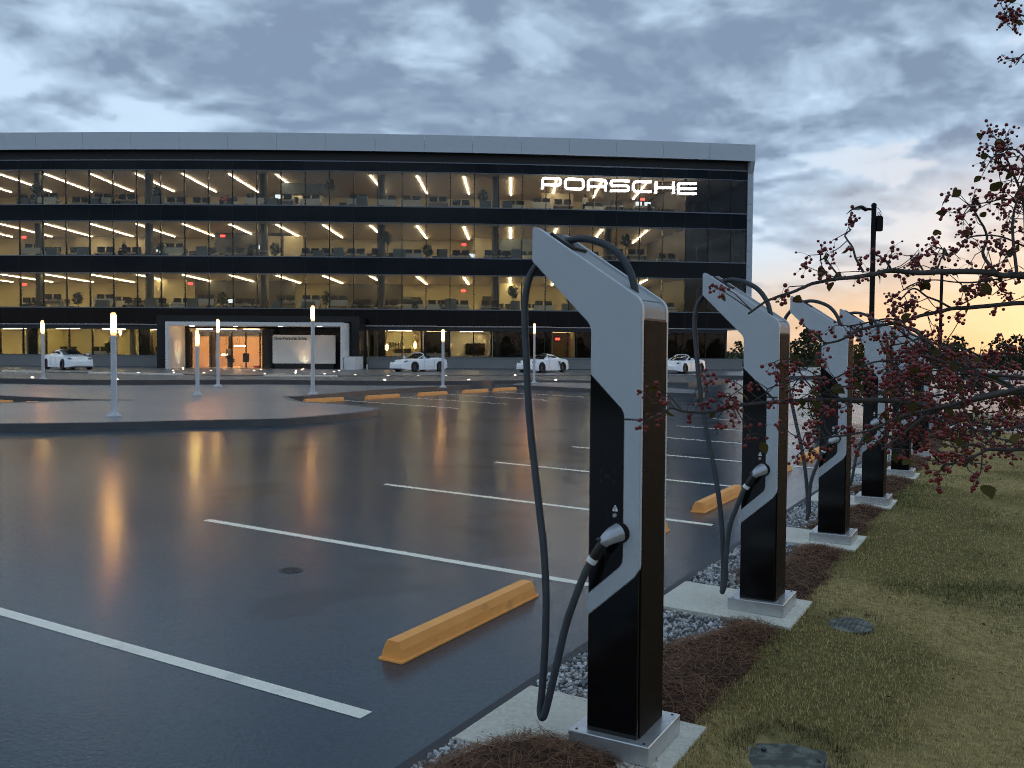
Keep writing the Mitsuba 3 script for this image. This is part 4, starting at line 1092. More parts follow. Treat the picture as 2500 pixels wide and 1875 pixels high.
    P('plug_grip', tube([p0+dd*.0225, p0+dd*.05, p1], [.022, .024, .026], 14), 'plug_black', 40)
    hp = spline([p1-dd*.004, p1+dd*.02+[0, .004, 0], p1*.45+p2*.55+[0, -.006, .008], p2], 5)
    P('plug_head', tube(hp, np.interp(np.linspace(0, 1, len(hp)), [0, .25, .75, 1], [.024, .029, .041, .044]), 16), 'plug_silver', 50)
    P('plug_button', moved(trimesh.creation.icosphere(1, .011), pose(*(p1+dd*.012+np.array([-.022, -.022, .012])))), 'cable_rubber', True)
CABLE_ARCH = [(-.241, .18, 2.532), (-.142, .18, 2.547), (-.035, .18, 2.522), (.06, .18, 2.466), (.128, .18, 2.370), (.158, .18, 2.262)]
HANG0 = [(-.352, .145, 2.435), (-.396, .12, 2.363), (-.413, .10, 2.254), (-.405, .08, 2.138), (-.385, .06, 1.974), (-.363, .04, 1.77), (-.334, .02, 1.569), (-.296, 0, 1.371), (-.260, -.02, 1.184), (-.224, -.04, 1.0), (-.199, -.06, .769), (-.192, -.08, .537),
         (-.197, -.10, .303), (-.2, -.11, .215), (-.184, -.12, .187), (-.158, -.13, .237), (-.108, -.13, .445), (-.059, -.12, .666), (-.009, -.11, .82), (.035, -.1, .936), (.057, -.095, .979)]
def cable_like(drop, swing):
    out = []
    for u, v, z in HANG0[:13]:
        f = (2.435-z)/2.13
        out.append((u+swing*f*f, v, z))
    low = [(-.19+swing*.9, -.115, .20+drop), (-.165+swing*.7, -.125, .185+drop), (-.13+swing*.55, -.13, .26+drop)]
    out = [p for p in out if p[2] > .30+drop]+low
    return out+[(-.09+swing*.2, -.13, .46+drop*.5), (-.05, -.12, .68), (-.006, -.11, .82), (.035, -.1, .936), (.057, -.095, .979)]
CH_L = ['tall grey and black charging station nearest the viewer', 'second charging station from the viewer', 'third charging station from the viewer', 'fourth charging station, half behind red berries',
        'fifth charging station from the viewer, behind the berry branches', 'sixth and farthest charging station of the row']
CABS = [HANG0, cable_like(.0, .10), cable_like(.10, .12), cable_like(.08, .05), cable_like(.0, .08), cable_like(.05, .1)]
for i, s0 in enumerate(CH_S):
    charger(i, s0, CH_L[i], CABS[i])
    pad = drape(rowpoly([(s0-.25, PAD[0]+.03), (s0-.25, PAD[1]+.05), (s0+.56, PAD[1]+.05), (s0+.56, PAD[0]+.03)]), .03, .3, skirt=.08)
    single('concrete_pad', pad, 'concrete', ['pale concrete pad under the nearest charging station', 'pale concrete pad under the second charging station', 'pale concrete pad under the third charging station', 'pale concrete pad under the fourth charging station',
                                             'pale concrete pad under the fifth charging station', 'pale concrete pad under the farthest charging station'][i], 'concrete pad', smooth=20)

# ================================================================ cars
def loft(st, kx=4, nb=14):
    st = np.array(st, float)
    q = spline(st, kx)
    th = np.linspace(0, math.pi, nb*2+1)
    rings = []
    for x, w, zb, zs, zt in q:
        c, s = np.cos(th), np.sin(th)
        y = w*np.sign(c)*np.abs(c)**.42
        up = np.abs(s)
        mid = zb+(zs-zb)*np.clip(up/.55, 0, 1)
        z = np.where(up < .55, mid, zs+(zt-zs)*(1-(1-(up-.55)/.45)**2))
        rings.append(np.column_stack([np.full_like(y, x), y, z]))
    n, m = len(rings), len(th)
    V = np.vstack(rings)
    F = []
    for i in range(n-1):
        for j in range(m-1):
            a, b, c, d = i*m+j, i*m+j+1, (i+1)*m+j+1, (i+1)*m+j
            F += [[a, d, c], [a, c, b]]
        a, b = i*m, i*m+m-1
        F += [[a, b, (i+1)*m+m-1], [a, (i+1)*m+m-1, (i+1)*m]]
    for i, r in ((0, 1), (n-1, -1)):
        for j in range(1, m-1):
            f = [i*m, i*m+j, i*m+j+1]
            F.append(f if r > 0 else f[::-1])
    M = trimesh.Trimesh(V, np.array(F), process=False)
    if M.volume < 0: M.invert()
    return M
def cabin_grid(st, t0, t1, a0, a1, off, nt=10, na=12):
    q = spline(np.array(st, float), 12)
    ts = np.linspace(t0, t1, nt)*(len(q)-1)
    al = np.linspace(a0, a1, na)
    V = []
    for t in ts:
        i = min(int(t), len(q)-2)
        x, w, zb, zt = q[i]*(1-(t-i))+q[i+1]*(t-i)
        for a in al:
            c, s = math.cos(a), math.sin(a)
            V.append([x+off*.3, (w+off)*math.copysign(abs(c)**.55, c), zb+(zt+off-zb)*abs(s)**.62])
    F = []
    for i in range(nt-1):
        for j in range(na-1):
            p, b, c, d = i*na+j, i*na+j+1, (i+1)*na+j+1, (i+1)*na+j
            F += [[p, d, c], [p, c, b]]
    V = np.array(V)
    return trimesh.Trimesh(np.vstack([V]), np.array(F), process=False)
def wheel(k, M, x, y, r, side):
    w = fresh(k+'__wheel')
    prof = [(r*.66, -.11), (r*.9, -.12), (r, -.09), (r, .09), (r*.9, .12), (r*.66, .11), (r*.66, -.11)]
    A = np.array([[1, 0, 0, x], [0, 0, -1, y], [0, 1, 0, r], [0, 0, 0, 1.]])
    part(w, 'tyre', moved(moved(lathe(prof, 28), A), M), 'tyre_rubber', smooth=40)
    rim = [moved(trimesh.creation.cylinder(r*.16, .10, sections=14), np.eye(4)), trimesh.creation.annulus(r*.58, r*.67, .18, sections=28)]
    for a in np.arange(5)*2*math.pi/5+.3:
        rim.append(moved(bx(.05, r*.62, -.035, .035, -.03, .05), np.array([[math.cos(a), -math.sin(a), 0, 0], [math.sin(a), math.cos(a), 0, 0], [0, 0, -side, 0], [0, 0, 0, 1.]])))
    part(w, 'rim', moved(moved(cat(rim), A), M), 'rim_metal', smooth=30)
    part(w, 'brake_disc', moved(moved(trimesh.creation.cylinder(r*.60, .03, sections=24), A), M), 'office_black')
def car(x, y, hx, hy, kind, label, paint='white_paint', lights=False):
    k = thing('parked_car', label, 'car')
    z = float(land(x, y))+.135 if not lights else float(land(x, y))+.1
    M = pose(x, y, z, math.atan2(hy, hx))
    four = kind == 'saloon'
    sx, sy, sz = (1.12, 1.075, 1.07) if four else (1.0, 1.0, 1.0)
    st = [(2.24, .50, .27, .46, .50), (2.18, .66, .22, .55, .58), (2.02, .78, .18, .66, .64), (1.75, .86, .16, .76, .70), (1.4, .895, .15, .83, .77), (1.0, .895, .15, .83, .84), (.6, .885, .15, .85, .90), (0, .875, .15, .87, .92), (-.6, .885, .15, .90, .94),
          (-1.15, .915, .15, .94, .97), (-1.6, .91, .17, .92, .93), (-1.95, .85, .22, .86, .86), (-2.16, .74, .28, .74, .76), (-2.24, .60, .34, .62, .64)]
    wb = 2.95/sx if four else 2.46
    st = [(a*sx, b*sy, c*sz, d*sz, e*sz) for a, b, c, d, e in st]
    body = mf(loft(st))
    r = .345 if not four else .36
    ax = (wb*sx/2+.02, -wb*sx/2-.02)
    for a in ax:
        body = body-Manifold.cylinder(4, r+.045, r+.045, 32, True).rotate((90, 0, 0)).translate((a, 0, r))
    if kind == 'open':
        pit = Manifold.hull_points(np.array([[.42, yy, 1.2] for yy in (-.6, .6)]+[[.30, yy, .55] for yy in (-.58, .58)]+[[-1.0, yy, 1.2] for yy in (-.58, .58)]+[[-.9, yy, .55] for yy in (-.55, .55)]))
        body = body-pit
    part(k, 'body', moved(tm(body), M), paint, smooth=32)
    part(k, 'underbody', moved(cat([bx(ax[1]+.1, ax[0]-.1, -.72, .72, .15, .5 if kind == 'open' else .6), bx(ax[0]-.42, ax[0]+.42, -.60, .60, .2, .62), bx(ax[1]-.42, ax[1]+.42, -.60, .60, .2, .62)]), M), 'office_black')
    if four: cb = [(1.02, .72, .92, .98), (.35, .66, .94, 1.36), (-.25, .65, .95, 1.42), (-.95, .62, .98, 1.36), (-1.55, .58, 1.0, 1.18), (-2.05, .52, .98, 1.03)]
    elif kind == 'coupe': cb = [(.80, .68, .86, .90), (.30, .62, .88, 1.20), (-.15, .60, .90, 1.295), (-.55, .585, .92, 1.27), (-1.15, .54, .93, 1.10), (-1.75, .46, .92, .95)]
    else: cb = [(.80, .68, .86, .90), (.45, .64, .88, 1.12), (.10, .60, .90, 1.29)]
    ws = .38 if four else .40
    if kind != 'open':
        part(k, 'cabin', moved(cabin_grid(cb, 0, 1, 0, math.pi, 0, 30, 25), M), paint, smooth=60)
        g = part(k, 'windscreen', moved(cabin_grid(cb, .02, .30 if four else .36, .62, math.pi-.62, .006), M), 'car_glass', smooth=60)
        for a0, a1 in ((.10, .52), (math.pi-.52, math.pi-.10)):
            if four:
                part(k, 'side_window', moved(cabin_grid(cb, .20, .47, a0, a1, .007, 8, 6), M), 'car_glass', smooth=60)
                part(k, 'side_window', moved(cabin_grid(cb, .49, .74, a0, a1, .007, 8, 6), M), 'car_glass', smooth=60)
            else: part(k, 'side_window', moved(cabin_grid(cb, .25, .70, a0, a1, .007, 10, 6), M), 'car_glass', smooth=60)
        part(k, 'rear_window', moved(cabin_grid(cb, .66, .92, .75, math.pi-.75, .006), M), 'car_glass', smooth=60)
    else:
        part(k, 'windscreen', moved(cabin_grid(cb, .05, .97, .50, math.pi-.50, .0), M), 'car_glass', smooth=60)
        fr = [cabin_pt for cabin_pt in []]
        q = np.array(cabin_grid(cb, .0, 1, .42, math.pi-.42, .012, 12, 16).vertices).reshape(12, 16, 3)
        fp = np.vstack([q[:, 0], q[-1, 1:-1], q[::-1, -1]])
        part(k, 'windscreen_frame', moved(tube(fp, .028, 8), M), paint, smooth=50)
        for yy in (-.36, .36):
            s = part(k, 'seat', moved(cat([cbx(-.62, -.48, yy-.23, yy+.23, .5, .98, .05), cbx(-.62, -.52, yy-.12, yy+.12, .97, 1.13, .04), cbx(-.5, .1, yy-.24, yy+.24, .5, .62, .04)]), M), 'office_black')
        part(k, 'folded_roof', moved(cbx(-1.35, -.98, -.56, .56, .86, .985, .05), M), 'office_black')
        for yy in (-1, 1): part(k, 'side_glass', moved(bx(-.35, .30, yy*.655-.006, yy*.655+.006, .88, .98), M), 'car_glass')
    for x_ in ax:
        for s in (-1, 1): wheel(k, M, x_, s*(.80*sy), r, s)
    for s in (-1, 1):
        e = trimesh.creation.icosphere(2, 1.0); e.apply_scale([.20, .125, .085])
        hl = (1.83*sx, s*.64*sy, .70*sz)
        A = pose(*hl, -s*.30)
        part(k, 'headlight', moved(moved(e, A), M), 'lens' if not lights else 'office_white', smooth=True, **({'emitter': glow(.05, (60, 58, 50))} if lights else {}))
        part(k, 'air_intake', moved(cbx(1.98*sx, 2.13*sx, min(s*.40, s*.72)*sy, max(s*.40, s*.72)*sy, .27, .42, .03), M), 'office_black')
        mi_ = trimesh.creation.icosphere(2, 1.0); mi_.apply_scale([.07, .12, .075])
        part(k, 'mirror', moved(moved(mi_, pose((.48 if not four else .72), s*.98*sy, .99*sz)), M), paint, smooth=True)
        part(k, 'door_seam', moved(cat([bx(.38, .39, s*.894*sy-.004, s*.894*sy+.004, .28, .86), bx(-.62, -.61, s*.896*sy-.004, s*.896*sy+.004, .28, .88)]), M), 'office_dark')
        if kind == 'coupe': part(k, 'side_vent', moved(moved(cbx(-.07, .07, -.012, .012, -.17, .17, .01), pose(-.84, s*.905, .62)@np.array([[.94, 0, .34, 0], [0, 1, 0, 0], [-.34, 0, .94, 0], [0, 0, 0, 1.]])), M), 'office_black')
        part(k, 'tail_light', moved(cbx(-2.16*sx, -2.08*sx, min(s*.35, s*.70), max(s*.35, s*.70), .72*sz, .79*sz, .02), M), 'tail_red')
    part(k, 'lower_grille', moved(cbx(2.10*sx, 2.21*sx, -.36, .36, .25, .36, .03), M), 'office_black')
car(-31.1, 63.2, .72, -.69, 'saloon', 'white four-door saloon facing the viewer at the far left of the forecourt')
car(-6.55, 63.3, -.62, -.785, 'open', 'white open-top sports car with black seats, right of the entrance portal')
car(2.15, 63.5, -.61, -.79, 'coupe', 'white sports coupe with a black side vent, behind the island lamp posts')
car(11.95, 63.4, -.60, -.80, 'open', 'white open-top roadster between the nearest two charging stations')
car(18.6, 91.0, -.18, -.98, 'saloon', 'dark distant car with its headlights on, beyond the end of the building', 'dark_paint', True)

# ================================================================ people
def hulls(J, bones, refine=.05):
    S = {n: Manifold.sphere(r, 14).translate(tuple(p)) for n, (p, r) in J.items()}
    out = Manifold()
    for a, b in bones: out = out+Manifold.batch_hull([S[a], S[b]])
    m = tm(out.refine_to_length(refine))
    m = trimesh.Trimesh(m.vertices, m.faces, process=True)
    trimesh.smoothing.filter_taubin(m, iterations=6)
    return m
def person(M, label, pose_, top, bottom, hair='cloth_hair'):
    k = thing('person', label, 'person')
    lean = {'stand': 0., 'walk': .05, 'lean': .95, 'sit': .08}[pose_]
    hipz = .93 if pose_ != 'sit' else .52
    c, s = math.cos(lean), math.sin(lean)
    def up(x, y, z): return (x*1.0+0, y*c-(-z)*0+z*s if False else y+z*s, hipz+z*c)
    hip, waist, chest, neck, head = up(0, 0, 0), up(0, 0, .18), up(0, 0, .38), up(0, 0, .55), up(0, .02, .69)
    J = {'hip': (hip, .145), 'waist': (waist, .135), 'chest': (chest, .155), 'neck': (neck, .06), 'head': (head, .098), 'crown': ((head[0], head[1]-.01, head[2]+.045), .098), 'nose': ((head[0], head[1]+.10, head[2]-.005), .014), 'chin': ((head[0], head[1]+.05, head[2]-.07), .05)}
    B = [('hip', 'waist'), ('waist', 'chest'), ('chest', 'neck'), ('neck', 'head'), ('head', 'crown'), ('head', 'nose'), ('head', 'chin')]
    for q, sg_ in (('l', -1), ('r', 1)):
        sh = up(sg_*.19, 0, .47)
        if pose_ in ('stand', 'walk'): el, ha = (sg_*.24, sh[1]-.03+sg_*.04, sh[2]-.29), (sg_*.25, sh[1]+.08+sg_*.05, sh[2]-.54)
        elif pose_ == 'lean': el, ha = (sg_*.22, sh[1]+.04, sh[2]-.28), (sg_*.20, sh[1]+.18, sh[2]-.48)
        else: el, ha = (sg_*.25, sh[1]+.05, sh[2]-.28), (sg_*.16, sh[1]+.30, sh[2]-.26)
        J |= {'sh'+q: (sh, .062), 'el'+q: (el, .043), 'wr'+q: (ha, .030), 'pa'+q: ((ha[0], ha[1]+.02, ha[2]-.06), .034)}
        B += [('chest', 'sh'+q), ('sh'+q, 'el'+q), ('el'+q, 'wr'+q), ('wr'+q, 'pa'+q)]
        for fi in range(4):
            J[f'f{q}{fi}'] = ((ha[0]+(fi-1.5)*.017, ha[1]+.035, ha[2]-.135-.01*(fi in (1, 2))), .009)
            B.append(('pa'+q, f'f{q}{fi}'))
        J['th'+q] = ((ha[0]-sg_*.04, ha[1]+.05, ha[2]-.09), .011); B.append(('pa'+q, 'th'+q))
        st = {'stand': .02, 'walk': sg_*.20, 'lean': sg_*.10, 'sit': 0}[pose_]
        hj = (sg_*.095, hip[1], hip[2]-.03)
        if pose_ == 'sit': kn, an, to = (sg_*.12, .44, .50), (sg_*.12, .42, .09), (sg_*.12, .58, .04)
        else: kn, an, to = (sg_*.10, st*.6+.03, .50), (sg_*.10, st, .09), (sg_*.11, st+.17, .035)
        J |= {'hj'+q: (hj, .095), 'kn'+q: (kn, .062), 'an'+q: (an, .045), 'to'+q: (to, .035)}
        B += [('hip', 'hj'+q), ('hj'+q, 'kn'+q), ('kn'+q, 'an'+q), ('an'+q, 'to'+q)]
    part(k, 'body', moved(hulls(J, B), M), 'cloth_skin', smooth=True)
    grow = lambda names, d: {n: (J[n][0], J[n][1]+d) for n in names}
    tn = ['hip', 'waist', 'chest', 'shl', 'shr', 'ell', 'elr', 'wrl', 'wrr']
    part(k, 'shirt', moved(hulls(grow(tn, .014), [('hip', 'waist'), ('waist', 'chest'), ('chest', 'shl'), ('chest', 'shr'), ('shl', 'ell'), ('shr', 'elr'), ('ell', 'wrl'), ('elr', 'wrr')]), M), top, smooth=True)
    bn = ['hip', 'hjl', 'hjr', 'knl', 'knr', 'anl', 'anr', 'tol', 'tor']
    part(k, 'trousers', moved(hulls(grow(bn, .018), [('hip', 'hjl'), ('hip', 'hjr'), ('hjl', 'knl'), ('hjr', 'knr'), ('knl', 'anl'), ('knr', 'anr'), ('anl', 'tol'), ('anr', 'tor')]), M), bottom, smooth=True)
    hr = {'a': ((head[0], head[1]-.03, head[2]+.055), .10), 'b': ((head[0], head[1]-.045, head[2]-.02), .085)}
    part(k, 'hair', moved(hulls(hr, [('a', 'b')]), M), hair, smooth=True)
    return k
person(pose(-22.65, 72.3, FZ+.05, .4), 'person in a grey top walking into the lit lobby, seen from behind', 'walk', 'cloth_grey', 'cloth_dark')
bag = thing('shoulder_bag', 'dark bag carried by the person in the lobby', 'bag')
part(bag, 'body', moved(cbx(-.06, .06, -.17, .17, -.14, .14, .03), pose(-22.30, 72.2, 1.06, .4)), 'office_black')
part(bag, 'strap', tube(spline([(-22.30, 72.05, 1.19), (-22.36, 72.2, 1.55), (-22.30, 72.35, 1.19)], 6), .014, 6), 'office_black')
person(arcpose(-23.7, -1.1, 13.05, -1.2), 'person in a red shirt bending over a desk on the top floor', 'lean', 'cloth_red', 'cloth_dark')
person(arcpose(6.15, -1.6, 13.25, .2), 'person in a pale shirt standing at a desk under the lit letters', 'stand', 'cloth_pale', 'cloth_dark')
person(arcpose(-31.6, -.95, 9.35, 1.4), 'grey-haired person in dark clothes sitting at the third floor window', 'sit', 'cloth_dark', 'cloth_dark', 'cloth_pale')
person(arcpose(-6.15, -2.0, .75, .3), 'person in a pale shirt in the ground floor rooms, left one of two', 'sit', 'cloth_pale', 'cloth_dark')
person(arcpose(-5.55, -2.1, .75, -.2), 'person in a pale shirt in the ground floor rooms, right one of two', 'sit', 'cloth_pale', 'cloth_dark')

# ================================================================ street lamps at the right
def street_lamp(x, y, zt, r, label, lantern):
    k = thing('street_lamp', label, 'street lamp')
    z0 = float(land(x, y))-.1
    part(k, 'pole', tube([[x, y, z0], [x, y, zt]], [r*1.15, r], 16), 'black_paint', smooth=40)
    part(k, 'cap', moved(trimesh.creation.icosphere(2, r*1.15), pose(x, y, zt)), 'black_paint', smooth=True)
    # the cobra shaped head on its short arm
    part(k, 'arm', tube([[x, y, zt-.12], [x-.22, y, zt-.10]], .035, 10), 'black_paint', smooth=40)
    xs = np.linspace(0, 1, 9)
    top = spline([(x-.20, y, zt-.10), (x-.40, y, zt-.01), (x-.62, y, zt-.10), (x-.78, y, zt-.24)], 5)
    V, F = [], []
    n = len(top)
    for i, p in enumerate(top):
        w = .13*math.sin(math.pi*min(1, .25+i/(n-1)*.72))+.02
        th = .045*(1-i/(n-1))+.016
        V += [[p[0], p[1]-w, p[2]-th], [p[0], p[1]-w*.6, p[2]], [p[0], p[1]+w*.6, p[2]], [p[0], p[1]+w, p[2]-th]]
    for i in range(n-1):
        for j in range(4):
            a, b = i*4+j, i*4+(j+1) % 4
            F += [[a, b, b+4], [a, b+4, a+4]]
    F += [[0, 2, 1], [0, 3, 2], [4*n-4, 4*n-3, 4*n-2], [4*n-4, 4*n-2, 4*n-1]]
    part(k, 'lamp_head', trimesh.Trimesh(np.array(V), np.array(F), process=False), 'black_paint')
    part(k, 'lamp_glass', bx(x-.60, x-.40, y-.08, y+.08, zt-.125, zt-.095), 'lens')
    if lantern:
        part(k, 'speaker_box', moved(cbx(-.085, .085, -.085, .085, -.2, .2, .012), pose(x+.155, y, zt-.53)), 'black_paint')
        part(k, 'speaker_lid', moved(cbx(-.07, .07, -.07, .07, .2, .235, .01), pose(x+.155, y, zt-.53)), 'black_paint')
        part(k, 'cable_loop', tube(spline([(x+.06, y, zt-.05), (x+.14, y, zt-.10), (x+.21, y, zt-.22), (x+.16, y, zt-.30), (x+.11, y, zt-.24), (x+.15, y, zt-.19), (x+.19, y, zt-.30)], 6), .008, 6), 'black_paint')
        part(k, 'bracket', tube([[x, y, zt-.62], [x+.08, y, zt-.62]], .02, 8), 'black_paint')
street_lamp(10.33, 26.0, 6.22, .068, 'tall black street lamp with a speaker box hanging below its head', True)
street_lamp(24.4, 51.5, 6.9, .08, 'farther black street lamp behind the berry branches', False)

# ================================================================ trees
def leaves_on(P, n, spread, size, seed, squash=.45):
    g = np.random.default_rng(seed)
    P = np.asarray(P)
    p = P[g.integers(0, len(P), n)]+g.normal(0, spread, (n, 3))
    u = g.normal(size=(n, 3)); u /= np.linalg.norm(u, axis=1, keepdims=True)
    w = np.cross(u, g.normal(size=(n, 3))); w /= np.linalg.norm(w, axis=1, keepdims=True)
    s = size*(.6+.8*g.random((n, 1)))
    V = np.stack([p-u*s, p-u*s*.1+w*s*squash, p+u*s, p-u*s*.1-w*s*squash], 1).reshape(-1, 3)
    F = (np.array([[0, 1, 2], [0, 2, 3]])[None]+4*np.arange(n)[:, None, None]).reshape(-1, 3)
    return trimesh.Trimesh(V, F, process=False)
def grow(base, h, spread, seed, levels=3):
    """limbs of a small tree: list of (path, r0, r1), and the twig points"""
    g = np.random.default_rng(seed)
    out, tips = [], []
    def rec(p, d, L, r, lev):
        q = [p]
        for i in range(4):
            d = d+g.normal(0, .16, 3)+np.array([0, 0, .05])
            d = d/np.linalg.norm(d)
            q.append(q[-1]+d*L/4)
        out.append((np.array(q), r, r*.55))
        if lev == 0:
            tips.extend(q[1:]); return
        for i in range(g.integers(3, 5)):
            f = g.uniform(.35, 1)
            b = q[int(f*4)]
            nd = d*.6+g.normal(0, .55, 3)*np.array([spread, spread, .8])
            rec(b, nd/np.linalg.norm(nd), L*g.uniform(.55, .8), r*.5, lev-1)
    rec(np.array(base, float), np.array([g.normal(0, .05), g.normal(0, .05), 1.]), h*.38, h*.017, levels)
    return out, np.array(tips)
def small_tree(name, base, h, label, leafmat, nleaf, size, seed, spread=1., berries=0, cat_='tree', group=None):
    k = thing(name, label, cat_, group)
    lim, tips = grow(base, h, spread, seed)
    part(k, 'trunk', tube(spline(lim[0][0], 3), np.linspace(lim[0][1], lim[0][2], 13), 8), 'bark', smooth=50)
    part(k, 'branches', cat(tube(a, np.linspace(r0, r1, len(a)), 5, False) for a, r0, r1 in lim[1:]), 'bark', smooth=True)
    part(k, 'crown', leaves_on(tips, nleaf, h*.035, size, seed), leafmat)
    if berries:
        g = np.random.default_rng(seed+1)
        p = tips[g.integers(0, len(tips), berries//6)].repeat(6, 0)
        p = p+g.normal(0, .022, p.shape)+g.normal(0, .05, (berries//6, 3)).repeat(6, 0)[:len(p)]
        part(k, 'berries', ball_mesh(p, .0075, 0), 'berry_red', smooth=True, kind='stuff')
def ball_mesh(P, r, sub=1, seed=3):
    b = trimesh.creation.icosphere(sub, 1.0)
    g = np.random.default_rng(seed)
    n, m = len(P), len(b.vertices)
    rr = r*(.58+.70*g.random((n, 1, 1)))
    V = (P[:, None]+np.array(b.vertices)[None]*rr).reshape(-1, 3)
    F = (np.array(b.faces)[None]+m*np.arange(n)[:, None, None]).reshape(-1, 3)
    return trimesh.Trimesh(V, F, process=False)
